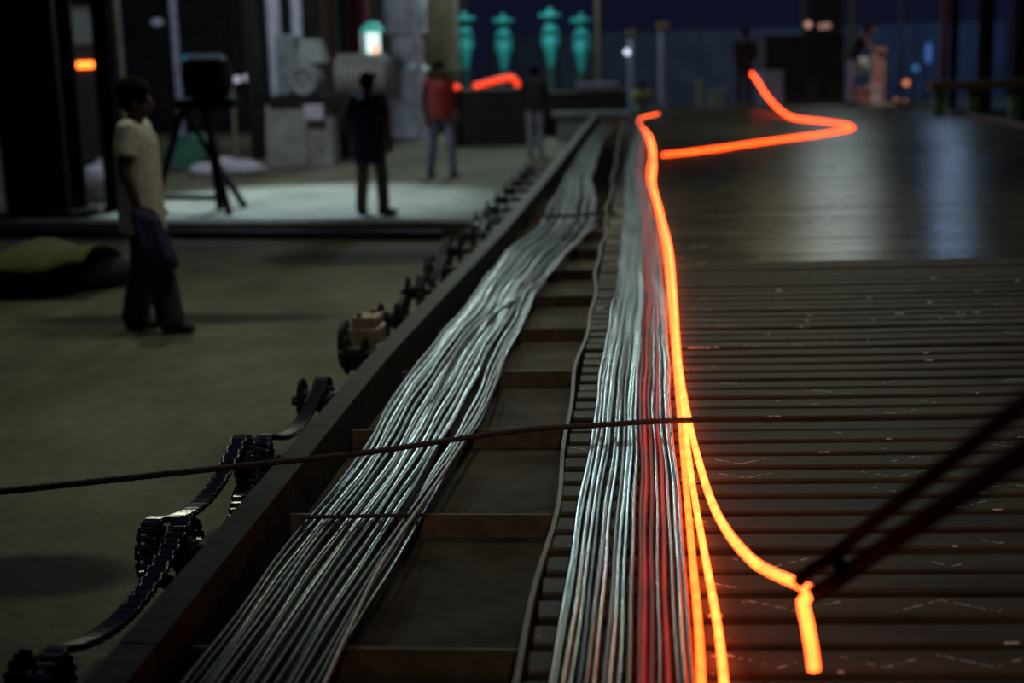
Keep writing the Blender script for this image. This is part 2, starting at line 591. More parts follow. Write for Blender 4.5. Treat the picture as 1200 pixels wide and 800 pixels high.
for sx in (-0.80, -0.42):
    MB().box((sx, 15.5, -0.2215), (0.08, 30, 0.095)).build('bearer', M['black_steel'], tr, smooth=False)
for yy in (2, 8, 14, 20, 26, 30):
    for sx in (-0.80, -0.42):
        MB().box((sx, yy, -0.4345), (0.1, 0.1, 0.331)).build('leg', M['black_steel'], tr, smooth=False)
pts = []
yv = 1.2
while yv < 30:
    xo = -0.248 + 0.011 * math.sin(yv * 2.1) + 0.006 * math.sin(yv * 5.3 + 1) - 0.010 * max(0, (yv - 8)) * 0.45
    pts.append((max(xo, -0.34), yv, 0.0))
    yv += 0.12
b = MB()
for p0, p1 in zip(pts[:-1], pts[1:]):
    pass
vs, fs = [], []
for p in pts:
    vs += [(p[0] - 0.006, p[1], 0.012), (p[0] + 0.006, p[1], 0.012), (p[0] + 0.006, p[1], -0.22), (p[0] - 0.006, p[1], -0.22)]
for i in range(len(pts) - 1):
    for j in range(4):
        fs.append((i * 4 + j, i * 4 + (j + 1) % 4, i * 4 + 4 + (j + 1) % 4, i * 4 + 4 + j))
fs += [(0, 3, 2, 1), tuple((len(pts) - 1) * 4 + j for j in range(4))]
b.add(vs, fs).build('edge_strip', M['strip'], tr, smooth=False)
# left channel beam of the trough in bolted sections
bm_ = thing('channel_beam', 'long dark steel channel beam along the left side of the trough', 'beam', (-1.08, 2, GZ))
joints = [0.9, 2.75, 5.64, 7.35, 9.9, 13.0, 17.5, 23.0, 30.3]
for a_, b_y in zip(joints[:-1], joints[1:]):
    xa, xb = lerp_tab(tabR, a_ + 0.004), lerp_tab(tabR, b_y - 0.004)
    pr_ = [(-0.085, -0.012), (-0.085, 0.0), (0.0, 0.0), (0.0, -0.26), (-0.085, -0.26), (-0.085, -0.248), (-0.012, -0.248), (-0.012, -0.012)]
    MB().prism(pr_, (xa, a_ + 0.004, 0.002), (xb, b_y - 0.004, 0.002)).build('beam_section', M['beam'], bm_, smooth=False)
for yy in (1.8, 4.9, 8.0, 11.0, 14.0, 17.0, 20.0, 24.0, 28.0):
    MB().box((lerp_tab(tabR, yy) - 0.05, yy, -0.43), (0.07, 0.10, 0.34)).build('leg', M['black_steel'], bm_, smooth=False)

# ------------------------------------------------------------------ steel bars, each its own object
ORD = ['first', 'second', 'third', 'fourth', 'fifth', 'sixth', 'seventh', 'eighth', 'ninth', 'tenth', 'eleventh', 'twelfth', 'thirteenth', 'fourteenth', 'fifteenth', 'sixteenth', 'seventeenth', 'eighteenth', 'nineteenth', 'twentieth', 'twenty-first', 'twenty-second', 'twenty-third', 'twenty-fourth', 'twenty-fifth', 'twenty-sixth']
LBZ = -0.082
tabLL, tabLR = [], []
for a_, c_ in ((200, 799), (300, 677), (395, 560), (470, 450), (540, 360), (590, 300), (632, 262), (660, 210), (688, 165), (700, 150)):
    p = at(a_, c_, LBZ)
    tabLL.append((p.y, max(p.x, -0.985)))
for a_, c_ in ((385, 799), (500, 600), (567, 500), (603, 400), (642, 330), (700, 260), (695, 205), (705, 170), (722, 146)):
    p = at(a_, c_, LBZ)
    tabLR.append((p.y, p.x))
def wob(u, y, k):
    return (0.010 * math.sin(y * 1.9 + 2.2 * u) + 0.006 * math.sin(y * 4.3 + 3.1 * u + 1.0) + 0.003 * math.sin(y * 8.1 + 9 * u + k * 0.7)) * min(1.0, 0.35 + y * 0.09)
NL = 24
ULs = sorted(min(0.985, max(0.015, (i + 0.5) / NL + random.uniform(-0.018, 0.018))) for i in range(NL))
ULs = [q_ + 0.014 * math.sin(2 * math.pi * 6 * q_) for q_ in ULs]
for i in range(NL):
    u = ULs[i]
    lay = (0, 1, 0, 0, 1, 0, 1, 1)[i % 8]
    path = []
    y = 1.3
    y_end = 27.0 - random.uniform(0, 2.5)
    drift = random.uniform(-0.035, 0.035)
    while y < y_end:
        a_, c_ = lerp_tab(tabLL, y), lerp_tab(tabLR, y)
        uu = u + drift * math.sin(y * 0.45 + i)
        xx = a_ + (c_ - a_) * uu + wob(u, y, i)
        xx = max(xx, lerp_tab(tabR, y) + 0.010)
        path.append((xx, y, LBZ + lay * 0.0125 + 0.002 * math.sin(y * 3.3 + i)))
        y += 0.09 if y < 10 else 0.25
    key = ('bar_a', 'bar_c', 'bar_b', 'bar_a', 'bar_c', 'bar_a', 'bar_b', 'bar_c', 'bar_a', 'bar_c', 'bar_b', 'bar_a', 'bar_c')[i % 13]
    o = MB().tube(path, 0.0071, 8).build('steel_bar', M[key], None, path[0], angle=60)
    look = {'bar_a': 'bright silvery', 'bar_b': 'grey', 'bar_c': 'dark'}[key]
    tag(o, '%s steel bar, %s from the left in the trough bundle' % (look, ORD[i]), 'steel bar', 'cold steel bars in the trough')
def cross_bar(px, label, dz, key='bar_a'):
    path = spline([at(a_, c_, LBZ + dz) for a_, c_ in px], 0.1)
    o = MB().tube(path, 0.0066, 8).build('steel_bar', M[key], None, path[0], angle=60)
    tag(o, label, 'steel bar', 'cold steel bars in the trough')
cross_bar([(375, 812), (410, 735), (450, 655), (505, 575), (545, 515), (575, 462), (590, 420)], 'stray steel bar lying slantwise over the near right part of the trough bundle', 0.032, 'bar_p')
cross_bar([(340, 812), (392, 725), (440, 655), (480, 600), (520, 545)], 'short dark stray bar slanting over the bundle nearest the bottom edge', 0.022, 'bar_c')
cross_bar([(505, 470), (530, 420), (556, 385), (600, 352), (642, 322), (668, 290), (700, 262)], 'pale bar crossing the middle of the trough bundle diagonally up to its right edge', 0.030, 'bar_p')
# thin dark strip modelled in place of the shadow band across the bundle
p0, p1 = at(352, 606, -0.052), at(498, 603, -0.052)
o = MB().tube([p0, p1], 0.006, 8).build('shadow_strip', M['rod'], None, p0)
tag(o, 'short thin dark strip modelling a shadow band straight across the trough bundle', 'rod')

RBZ = 0.010
tabRL, tabRR = [], []
for a_, c_ in ((640, 799), (672, 600), (690, 510), (702, 450), (718, 360), (727, 300), (731, 250), (733, 200), (745, 150), (747, 138)):
    p = at(a_, c_, RBZ)
    tabRL.append((p.y, p.x))
for a_, c_ in ((813, 799), (802, 640), (791, 500), (783, 400), (775, 300), (764, 240), (755, 200), (757, 165), (752, 142)):
    p = at(a_, c_, RBZ)
    tabRR.append((p.y, p.x))
NR = 19
keys = ['bar_a', 'bar_b', 'bar_a', 'bar_a', 'bar_c', 'bar_b', 'bar_a', 'bar_c', 'bar_a', 'bar_a', 'bar_b', 'red_a', 'red_b', 'red_a', 'bar_b', 'red_b', 'bar_b', 'bar_a', 'bar_b']
desc = {'bar_a': 'bright silvery', 'bar_b': 'grey', 'bar_c': 'dark', 'red_a': 'faintly red', 'red_b': 'dull cherry-red'}
for i in range(NR):
    u = (i + 0.5) / NR
    lay = (0, 0, 1, 0, 0, 1, 0, 0)[i % 8]
    path = []
    y = 1.3
    y_end = 28.0 - random.uniform(0, 1.5)
    drift = random.uniform(-0.02, 0.02)
    while y < y_end:
        a_, c_ = lerp_tab(tabRL, y), lerp_tab(tabRR, y)
        uu = u + drift * math.sin(y * 0.7 + i * 2)
        path.append((a_ + (c_ - a_) * uu + 0.55 * wob(u, y, i), y, RBZ + lay * 0.010 + 0.002 * math.sin(y * 3 + i)))
        y += 0.08 if y < 10 else 0.25
    o = MB().tube(path, 0.0062, 8).build('steel_bar', M[keys[i]], None, path[0], angle=60)
    tag(o, '%s steel bar, %s from the left in the bundle on the slats' % (desc[keys[i]], ORD[i]), 'steel bar', 'steel bars cooling on the slats')
# glowing bars
HZ = 0.012
h1 = [(823, 830), (819, 740), (812, 660), (803, 560), (797, 490), (790, 410), (784, 340), (779, 290), (770, 245), (760, 205), (763, 180), (758, 160), (748, 143)]
h2 = [(851, 830), (842, 740), (826, 650), (812, 570), (802, 490), (795, 410), (789, 340), (784, 290), (774, 245), (764, 205), (767, 180), (762, 160), (749, 140), (772, 133)]
h3 = [(798, 440), (794, 400), (790, 340), (785, 290), (775, 250), (766, 215), (767, 190), (761, 158)]
def hot(pp, m, label, rad=0.0085, name='hot_bar', step=0.1, group='glowing bars on the slats'):
    path = spline(pp, step)
    o = MB().tube(path, rad, 10).build(name, m, None, path[0], angle=60)
    return tag(o, label, 'hot steel bar', group)
hot([at(a_, c_, HZ) for a_, c_ in h1], M['hot'], 'orange glowing bar beside the grey bundle, left of two at the bottom edge')
hot([at(a_, c_, HZ) for a_, c_ in h2], M['hot_y'], 'yellow-orange glowing bar, right of two at the bottom edge, far end hooked')
tail = [(0.2790, 2.345, 0.290), at(905, 671, Y=2.52), at(880, 655, Y=2.68), at(852, 622, Y=2.98), at(833, 585, Y=3.36), at(819, 540, Y=3.82), at(808, 495, HZ + 0.012)]
head = [at(954, 784, Y=2.18), at(951, 760, Y=2.21), at(946, 730, Y=2.25), at(941, 705, Y=2.29)]
hot(head + tail + [at(a_, c_, HZ + 0.012) for a_, c_ in h3], M['hot_y'], 'glowing bar with its near end pulled aside and bent down in tongs', 0.0095, step=0.04)
hot([at(778, 182, 0.014)] + [at(a_, c_, 0.014) for a_, c_ in ((830, 176), (900, 166), (960, 158), (990, 153), (999, 150), (990, 146), (960, 142))] +
    [at(930, 138, 0.03), at(912, 127, Y=27.2), at(897, 110, Y=28.6), at(888, 95, Y=29.6), at(881, 86, Y=30.2)], M['hot_far'],
    'orange glowing bar thrown in a hairpin loop across the far slats, end raised', 0.030, step=0.2)

# ------------------------------------------------------------------ tongs reaching in from the right
tg = thing('tongs', 'long dark blurred tongs gripping the bent glowing bar end', 'tongs', (0.28, 2.35, 0.29))
jA = at(948, 690, Y=2.34)
M['tong'] = mat('tong_iron', (0.006, 0.0045, 0.0045), 0.8, 0.0, 0.4, 30, 0.3, spec=0.02)
piv = at(985, 668, Y=2.22)
a1 = [at(936, 682, Y=2.33), at(950, 668, Y=2.31), at(972, 655, Y=2.27), at(1010, 622, Y=2.13), at(1200, 472, Y=1.42), at(1420, 300, Y=0.80)]
a2 = [at(950, 697, Y=2.32), at(965, 690, Y=2.29), at(992, 672, Y=2.23), at(1030, 645, Y=2.08), at(1200, 530, Y=1.40), at(1440, 370, Y=0.80)]
MB().tube(spline(a1, 0.05), 0.011, 10).build('arm', M['tong'], tg)
MB().tube(spline(a2, 0.05), 0.014, 10).build('arm', M['tong'], tg)
MB().tube([at(978, 652, Y=2.25), at(992, 676, Y=2.22)], 0.012, 12).build('rivet', M['tong'], tg)

# ------------------------------------------------------------------ hooked rod lying across everything
pR = at(821, 492, 0.042)
rod = [pR, at(760, 494, Y=pR.y - 0.04), at(700, 498, Y=pR.y - 0.09), at(620, 503, Y=pR.y - 0.17), at(530, 515, Y=pR.y - 0.28), at(430, 530, Y=pR.y - 0.42), at(290, 545, Y=pR.y - 0.62), at(150, 560, Y=pR.y - 0.82), at(0, 576, Y=pR.y - 1.05), at(-160, 592, Y=pR.y - 1.28)]
path = spline(rod, 0.012)
rad = [0.0085 + (0.0014 if k % 2 else 0.0) for k in range(len(path))]
o = MB().tube(path, rad, 8).build('ribbed_rod', M['rod'], None, pR)
tag(o, 'long thin dark ribbed rod lying across both bar bundles and the beam', 'rod')
# thin wire farther back
wp = spline([at(478, 259, Y=15.2), at(560, 256, Y=15.1), at(640, 254, 0.01), at(700, 250, 0.01), at(722, 249, 0.01)], 0.2)
o = MB().tube(wp, 0.014, 8).build('cable', M['black_steel'], None, wp[0])
tag(o, 'thin black cable stretched across the far part of the trough', 'cable')

# ------------------------------------------------------------------ chain drive beside the beam
PITCH = 0.0254
def link_mesh(inner):
    b_ = MB()
    hx = 0.0185 if inner else 0.0245
    for s_ in (-1, 1):
        prof = []
        for k in range(6):
            q = math.pi / 2 + math.pi * k / 5
            prof.append((-PITCH / 2 + 0.0085 * math.cos(q), 0.0085 * math.sin(q)))
        prof.append((0, -0.006))
        for k in range(6):
            q = -math.pi / 2 + math.pi * k / 5
            prof.append((PITCH / 2 + 0.0085 * math.cos(q), 0.0085 * math.sin(q)))
        prof.append((0, 0.006))
        b_.prism([(p[0], p[1]) for p in prof], (s_ * hx - 0.002, 0, 0), (s_ * hx + 0.002, 0, 0))
    n_plate = len(b_.f)
    for e in (-1, 1):
        b_.tube([(-hx - 0.003, e * PITCH / 2, 0), (hx + 0.003, e * PITCH / 2, 0)], 0.0092 if inner else 0.0060, 8)
    npl = n_plate
    me = b_.mesh('chain_link')
    me.materials.append(M['chain'])
    me.materials.append(M['roller'])
    for p_ in list(me.polygons)[npl:]:
        p_.material_index = 1
    me.polygons.foreach_set('use_smooth', [True] * len(me.polygons))
    me.set_sharp_from_angle(angle=R(40))
    return me
LM = [link_mesh(True), link_mesh(False)]
SR, SZ = 0.088, -0.100
def sag(p0, p1, d, n=24):
    out = []
    for k in range(1, n):
        t = k / n
        q = p0.lerp(p1, t)
        q.z -= d * 4 * t * (1 - t)
        out.append(q)
    return out
def chain(yn, yf, X, s_top, s_bot, label):
    c = thing('drive_chain', label, 'chain', (X, yn, SZ), 'drive chains beside the beam')
    def arc(cy, a0, a1):
        return [Vector((X, cy + SR * math.cos(R(a0 + (a1 - a0) * k / 12)), SZ + SR * math.sin(R(a0 + (a1 - a0) * k / 12)))) for k in range(13)]
    A, B = arc(yn, 70, 290), arc(yf, -110, 110)
    loop = A + sag(A[-1], B[0], s_bot) + B + sag(B[-1], A[0], s_top) + [A[0]]
    # even steps along the loop
    cum = [0]
    for p, q in zip(loop[:-1], loop[1:]):
        cum.append(cum[-1] + (q - p).length)
    n_ = int(cum[-1] / PITCH) // 2 * 2
    st = cum[-1] / n_
    def pos(s_):
        s_ %= cum[-1]
        lo = 0
        while lo < len(cum) - 2 and cum[lo + 1] < s_:
            lo += 1
        t = (s_ - cum[lo]) / max(1e-9, cum[lo + 1] - cum[lo])
        return loop[lo].lerp(loop[lo + 1], t)
    for k in range(n_):
        p, q = pos(k * st), pos((k + 1) * st)
        m_ = (p + q) / 2
        d = (q - p).normalized()
        o_ = bpy.data.objects.new('chain_link', LM[k % 2])
        COL.objects.link(o_)
        o_.parent = c
        o_.location = m_ - Vector((X, yn, SZ))
        o_.rotation_euler = (math.atan2(d.z, d.y), 0, 0)
    return c
def sprocket_profile(mb, X, cy, wdt, r, teeth=18):
    prof = []
    for k in range(teeth * 4):
        q = 2 * math.pi * k / (teeth * 4)
        rr = r + (0.006 if k % 4 in (1, 2) else -0.006)
        prof.append((rr * math.cos(q), rr * math.sin(q)))
    mb.prism(prof, (X - wdt / 2, cy, SZ), (X + wdt / 2, cy, SZ))
XA, XB = -1.330, -1.248
stations = [5.328 - 0.866 * k for k in range(-13, 5)]
names = {}
def station_label(k):
    return {0: 'oily sprocket pair beside the beam where the far end of the chain row hangs', 1: 'oily sprocket pair just beyond the ribbed rod', 2: 'sprocket pair wrapped in chain below the ribbed rod at lower left', 3: 'black sprocket pair at the bottom left corner', 4: 'sprocket pair past the bottom edge'}.get(k)
for idx, cy in enumerate(stations):
    k = idx - 13
    if k > 3:
        continue
    lab = station_label(k) or 'black sprocket drive left of the beam, %s beyond the last hanging chain' % ORD[-k - 1]
    bx = lerp_tab(tabR, cy)
    s_ = thing('sprocket_drive', lab, 'sprocket', (XB, cy, GZ), 'sprocket drives beside the beam')
    for X in (XA, XB):
        d_ = MB()
        sprocket_profile(d_, X, cy, 0.014, SR - 0.006)
        spk = d_.build('sprocket', M['black_steel'], s_, smooth=False)
    MB().tube([(XA - 0.04, cy, SZ), (bx - 0.02, cy, SZ)], 0.02, 12).build('shaft', M['black_steel'], s_)
    MB().lathe([(0.042, -0.03), (0.042, 0.03)], (0.5 * (XA + XB), cy, SZ), 'X', 16).build('hub', M['black_steel'], spk)
    blk = MB().box((bx - 0.12, cy, SZ - 0.02), (0.07, 0.13, 0.13)).box((bx - 0.12, cy, SZ - 0.10), (0.08, 0.20, 0.03))
    blk.build('bearing_block', M['dark_iron'], s_, smooth=False)
    MB().box((bx - 0.12, cy, (GZ + SZ - 0.115) / 2), (0.07, 0.08, -GZ + SZ - 0.115)).build('post', M['black_steel'], s_, smooth=False)
ch = [(3.596, 2.73, XB, 'chain looping off the lower left corner toward the viewer'),
      (4.462, 3.596, XA, 'slack chain sagging on the outer sprockets just beneath the ribbed rod'),
      (5.328, 4.462, XB, 'slack chain sagging on the inner sprockets beyond the ribbed rod'),
      (8.79, 7.926, XB, 'out of focus chain in the dark cluster halfway along the beam'),
      (9.66, 8.79, XA, 'blurred chain second in the dark cluster halfway along the beam'),
      (11.39, 10.52, XB, 'blurred far chain nearest the dark kerb end')]
for yf, yn, X, lab in ch:
    chain(yn, yf, X, 0.075, 0.17, lab)
# pale bearing housing and bare discs behind the nearest chains
hs = thing('roller_housing', 'pale brown bearing housing left of the beam with dark disc flanges', 'bearing', (-1.42, 6.2, GZ))
M['housing'] = mat('housing_paint', (0.34, 0.27, 0.18), 0.6, 0.0, 0.4, 20, 0.4)
c0 = at(431, 398, -0.08)
MB().box((c0.x, c0.y, -0.11), (0.15, 0.18, 0.20)).box((c0.x, c0.y, 0.01), (0.12, 0.14, 0.06)).build('housing', M['housing'], hs, bevel=0.012)
MB().tube([(c0.x - 0.025, c0.y - 0.05, 0.03), (c0.x - 0.025, c0.y - 0.05, 0.06)], 0.014, 8).build('bolt', M['housing'], hs)
MB().tube([(c0.x + 0.025, c0.y + 0.05, 0.03), (c0.x + 0.025, c0.y + 0.05, 0.06)], 0.014, 8).build('bolt', M['housing'], hs)
MB().box((c0.x, c0.y, -0.41), (0.10, 0.14, 0.38)).build('pedestal', M['dark_iron'], hs, smooth=False)
for px, py in ((409, 412), (450, 392), (473, 372)):
    q = at(px, py, -0.10)
    MB().lathe([(0.03, -0.02), (0.115, -0.012), (0.115, 0.012), (0.03, 0.02)], (c0.x - 0.11 if px < 420 else q.x, c0.y if px < 420 else q.y, -0.10), 'X', 24).build('disc', M['black_steel'], hs)
MB().tube([(c0.x - 0.12, c0.y, -0.10), (lerp_tab(tabR, c0.y) - 0.03, c0.y, -0.10)], 0.022, 10).build('shaft', M['black_steel'], hs)

# ------------------------------------------------------------------ people
def rc(mb, p0, p1, r0, r1, n=14, flat0=False, flat1=False):
    p0, p1 = Vector(p0), Vector(p1)
    mb.tube([p0, p0.lerp(p1, 0.5), p1], [r0, (r0 + r1) / 2, r1], n)
    if not flat0:
        mb.ball(p0, r0, 12, 8)
    if not flat1:
        mb.ball(p1, r1, 12, 8)
def fuse(mb, name, m, parent, voxel, smooth=4):
    o = mb.build(name, m, parent, smooth=False)
    rm = o.modifiers.new('r', 'REMESH')
    rm.mode = 'VOXEL'
    rm.voxel_size = voxel
    sm = o.modifiers.new('s', 'SMOOTH')
    sm.factor = 0.5
    sm.iterations = smooth
    dg = bpy.context.evaluated_depsgraph_get()
    me = bpy.data.meshes.new_from_object(o.evaluated_get(dg))
    o.modifiers.clear()
    o.data = me
    if not me.materials:
        me.materials.append(m)
    me.polygons.foreach_set('use_smooth', [True] * len(me.polygons))
    return o

DEF = dict(pelvis=(0, 0, .93), chest=(0, .0, 1.27), neck=(0, .0, 1.44), head=(0, .03, 1.575),
           shL=(-.185, 0, 1.39), shR=(.185, 0, 1.39), elL=(-.25, -.02, 1.12), elR=(.25, -.02, 1.12), wrL=(-.25, .06, .88), wrR=(.25, .06, .88),
           hiL=(-.09, 0, .90), hiR=(.09, 0, .90), knL=(-.10, .03, .49), knR=(.10, .03, .49), anL=(-.11, 0, .08), anR=(.11, 0, .08), headyaw=0)
def person(label, base, yaw, height, pose, look, voxel=0.012):
    J = dict(DEF)
    J.update(pose)
    root = thing('person', label, 'person', base)
    S = height / 1.70
    RZ = Matrix.Rotation(yaw, 3, 'Z')
    def W(p):
        return Vector(base) + RZ @ (Vector(p) * S)
    P = {k: Vector(v) for k, v in J.items() if isinstance(v, tuple)}
    def tr_(mb):
        mb.v = [Vector(base) + RZ @ (v * S) for v in mb.v]
        return mb
    HR = Matrix.Rotation(J['headyaw'], 3, 'Z')
    body = MB()
    # torso core, limbs
    rc(body, P['pelvis'] + Vector((-.05, 0, 0)), P['pelvis'] + Vector((.05, 0, 0)), .105, .105)
    rc(body, P['pelvis'], P['chest'], .11, .12)
    rc(body, P['chest'] + Vector((-.06, 0, .02)), P['chest'] + Vector((.06, 0, .02)), .105, .105)
    rc(body, P['chest'].lerp(P['neck'], .5), P['neck'], .085, .06)
    rc(body, P['neck'], P['head'] + HR @ Vector((0, -.015, -.06)), .054, .052)
    h = P['head']
    body.ball(h + HR @ Vector((0, -.012, .025)), (.076, .094, .095), 18, 12, HR)
    body.ball(h + HR @ Vector((0, .030, -.055)), (.056, .062, .062), 16, 10, HR)
    rc(body, h + HR @ Vector((0, .086, .005)), h + HR @ Vector((0, .106, -.030)), .009, .015, 8)
    rc(body, h + HR @ Vector((-.022, .082, -.066)), h + HR @ Vector((.022, .082, -.066)), .010, .010, 8)
    rc(body, h + HR @ Vector((-.035, .072, .022)), h + HR @ Vector((.035, .072, .022)), .014, .014, 8)
    for s_ in (-1, 1):
        body.ball(h + HR @ Vector((s_ * .077, -.010, -.008)), (.012, .022, .034), 10, 8, HR)
    for sd in 'LR':
        sg = -1 if sd == 'L' else 1
        sh, el, wr = P['sh' + sd], P['el' + sd], P['wr' + sd]
        rc(body, P['chest'] + Vector((sg * .06, 0, .06)), sh, .075, .062)
        rc(body, sh, el, .055, .042)
        rc(body, el, wr, .043, .029)
        fd = (wr - el).normalized()
        side = Vector((0, 1, 0)) - fd * fd.y
        side = side.normalized() if side.length > .2 else Vector((1, 0, 0))
        nrm = fd.cross(side).normalized() * sg
        pc = wr + fd * .055
        rc(body, wr + fd * .02 + side * .012, pc + fd * .03 + side * .022, .024, .018, 10)
        rc(body, wr + fd * .02 - side * .012, pc + fd * .03 - side * .022, .024, .018, 10)
        for q, (off, ln) in enumerate(((.034, .068), (.012, .078), (-.011, .072), (-.033, .056))):
            f0 = pc + fd * .035 + side * off
            f1 = f0 + fd * ln * .5 - nrm * .010 * sg
            f2 = f1 + fd * ln * .40 - nrm * .026 * sg
            rc(body, f0, f1, .0095, .0088, 8)
            rc(body, f1, f2, .0088, .0075, 8)
        t0 = wr + fd * .03 + side * .028
        t1 = t0 + fd * .035 + side * .030
        rc(body, t0, t1, .013, .011, 8)
        rc(body, t1, t1 + fd * .030 + side * .006, .011, .009, 8)
        hi, kn, an = P['hi' + sd], P['kn' + sd], P['an' + sd]
        rc(body, hi, kn, .078, .052)
        rc(body, kn, an, .052, .036)
        toe = (Matrix.Rotation(pose.get('toe' + sd, 0), 3, 'Z') @ Vector((0, 1, 0)))
        rc(body, an + Vector((0, 0, -.035)) - toe * .03, an + Vector((0, 0, -.05)) + toe * .12, .038, .030, 10)
    bo = fuse(tr_(body), 'body', look['skin'], root, voxel * S, 2)
    # eyes
    for s_ in (-1, 1):
        tr_(MB().ball(h + HR @ Vector((s_ * .030, .0835, .002)), .0095, 8, 6)).build('eye', look['eye'], bo)
    # hair
    hb = MB()
    hb.ball(h + HR @ Vector((0, -.022, .040)), (.094, .106, .098), 18, 12, HR)
    hb.ball(h + HR @ Vector((0, -.050, -.005)), (.078, .068, .075), 14, 10, HR)
    rc(hb, h + HR @ Vector((-.05, .052, .085)), h + HR @ Vector((.05, .052, .085)), .034, .034, 10)
    if look.get('bun'):
        hb.ball(h + HR @ Vector((0, -.03, .085)), (.105, .115, .085))
    fuse(tr_(hb), 'hair', look['hair'], bo, 0.011 * S, 2)
    # shirt
    sb = MB()
    lp = look.get('loose', 0.02)
    hem = look.get('hem', .86)
    pv, cst = P['pelvis'], P['chest']
    hd = (pv - cst).normalized()
    hemp = pv + hd * (pv.z - hem) if abs(hd.z) > .5 else pv
    for s_ in (-1, 1):
        rc(sb, cst + Vector((s_ * .075, 0, .03)), hemp + Vector((s_ * .055, 0, 0)), .112 + lp * .6, .115 + lp, 16, flat1=True)
    rc(sb, cst + Vector((0, .02, .03)), hemp + Vector((0, .012, 0)), .112 + lp * .6, .12 + lp, 16, flat1=True)
    rc(sb, cst + Vector((0, 0, .08)), P['neck'] + Vector((0, 0, -.025)), .10, .070, 14, flat1=True)
    sl = look.get('sleeve', 0.55)
    for sd in 'LR':
        sg = -1 if sd == 'L' else 1
        sh, el, wr = P['sh' + sd], P['el' + sd], P['wr' + sd]
        rc(sb, cst + Vector((sg * .06, 0, .07)), sh, .088, .074)
        if sl > 0:
            if sl <= 1:
                rc(sb, sh, sh.lerp(el, sl), .072, .064 + lp * .4, 14, flat1=True)
            else:
                rc(sb, sh, el, .072, .056 + lp * .2)
                rc(sb, el, el.lerp(wr, sl - 1), .056 + lp * .2, .046, 14, flat1=True)
    fuse(tr_(sb), 'shirt', look['shirt'], root, voxel * S, 3)
    # trousers
    tb = MB()
    fl = look.get('flare', 0.0)
    rc(tb, pv + Vector((-.045, 0, .04)), pv + Vector((.045, 0, .04)), .118, .118)
    for sd in 'LR':
        hi, kn, an = P['hi' + sd], P['kn' + sd], P['an' + sd]
        rc(tb, hi + Vector((0, 0, .02)), kn, .098 + fl * .25, .070 + fl * .6)
        rc(tb, kn, an + Vector((0, 0, -.02)), .070 + fl * .6, .056 + fl, 14, flat1=True)
    fuse(tr_(tb), 'trousers', look['trousers'], root, voxel * S, 3)
    for sd in 'LR':
        an = P['an' + sd]
        toe = (Matrix.Rotation(pose.get('toe' + sd, 0), 3, 'Z') @ Vector((0, 1, 0)))
        fb = MB()
        rc(fb, an + Vector((0, 0, -.030)) - toe * .035, an + Vector((0, 0, -.042)) + toe * .13, .047, .038, 12)
        fb.v = [Vector((v.x, v.y, max(v.z, an.z - .08))) for v in fb.v]
        tr_(fb).build('shoe', look['shoe'], root)
    return root
def cloth(name, col):
    return mat(name, col, 0.9, 0, 0.25, 14, 0.3)
SKIN = mat('skin', (0.085, 0.042, 0.026), 0.6, 0, 0.15, 20, 0.1)
HAIR = mat('black_hair', (0.006, 0.005, 0.005), 0.9, 0, 0.3, 60, 0.4, spec=0.1)
EYE = mat('eye', (0.05, 0.04, 0.035), 0.2, 0, 0.1, 5, 0)
BLK = cloth('black_cloth', (0.020, 0.020, 0.024))
def look(shirt, trousers, **k):
    d = dict(skin=SKIN, hair=HAIR, eye=EYE, shirt=shirt, trousers=trousers, shoe=mat('shoe', (0.035, 0.030, 0.026), 0.7))
    d.update(k)
    return d
def yawto(v):   # facing direction in world XY -> yaw
    return math.atan2(v[1], v[0]) - math.pi / 2
b1 = at(180, 388, GZ)
FY = yawto((1, 0.10))
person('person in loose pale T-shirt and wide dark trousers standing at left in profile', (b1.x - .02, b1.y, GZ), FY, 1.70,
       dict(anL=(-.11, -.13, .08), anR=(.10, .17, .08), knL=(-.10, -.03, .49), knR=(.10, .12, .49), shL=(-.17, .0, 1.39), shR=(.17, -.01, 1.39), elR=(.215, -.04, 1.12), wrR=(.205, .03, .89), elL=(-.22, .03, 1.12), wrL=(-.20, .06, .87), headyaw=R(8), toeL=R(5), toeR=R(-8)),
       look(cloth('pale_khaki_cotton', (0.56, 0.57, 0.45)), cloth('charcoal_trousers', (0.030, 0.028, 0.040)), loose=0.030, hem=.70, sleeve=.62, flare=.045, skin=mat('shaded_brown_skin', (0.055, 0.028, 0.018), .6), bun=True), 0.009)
# gathered cloth hanging in front of the person's hands
cb = MB()
for k in range(6):
    q = Vector((b1.x, b1.y, GZ)) + Matrix.Rotation(FY, 3, 'Z') @ Vector((.215 - .012 * (k % 2), .0 + .026 * k, .84 - .012 * k))
    e = Matrix.Rotation(FY, 3, 'Z') @ Vector((random.uniform(-.02, .02), .035 + .01 * k, -.22 - .03 * (k % 3)))
    rc(cb, q, q + e, .036, .046, 10)
o = fuse(cb, 'work_cloth', cloth('indigo_cloth', (0.035, 0.032, 0.095)), None, 0.010, 3)
tag(o, 'indigo work cloth held against the thigh of the person at left', 'cloth')
b2 = at(437, 251, GZ)
person('person in long navy tunic and olive trousers standing on the bright floor', (b2.x, b2.y, GZ), yawto((0.35, 1.0)), 1.66,
       dict(anL=(-.17, .02, .08), anR=(.17, -.02, .08), knL=(-.13, .03, .49), knR=(.14, .02, .49), hiL=(-.09, 0, .9), elL=(-.27, -.06, 1.13), wrL=(-.27, .0, .90), headyaw=R(-10), toeL=R(10), toeR=R(-60)),
       look(cloth('navy_cotton', (0.028, 0.030, 0.075)), cloth('olive_trousers', (0.16, 0.14, 0.07)), loose=.035, hem=.62, sleeve=.85, flare=.015))
b3 = at(518, 207, GZ)
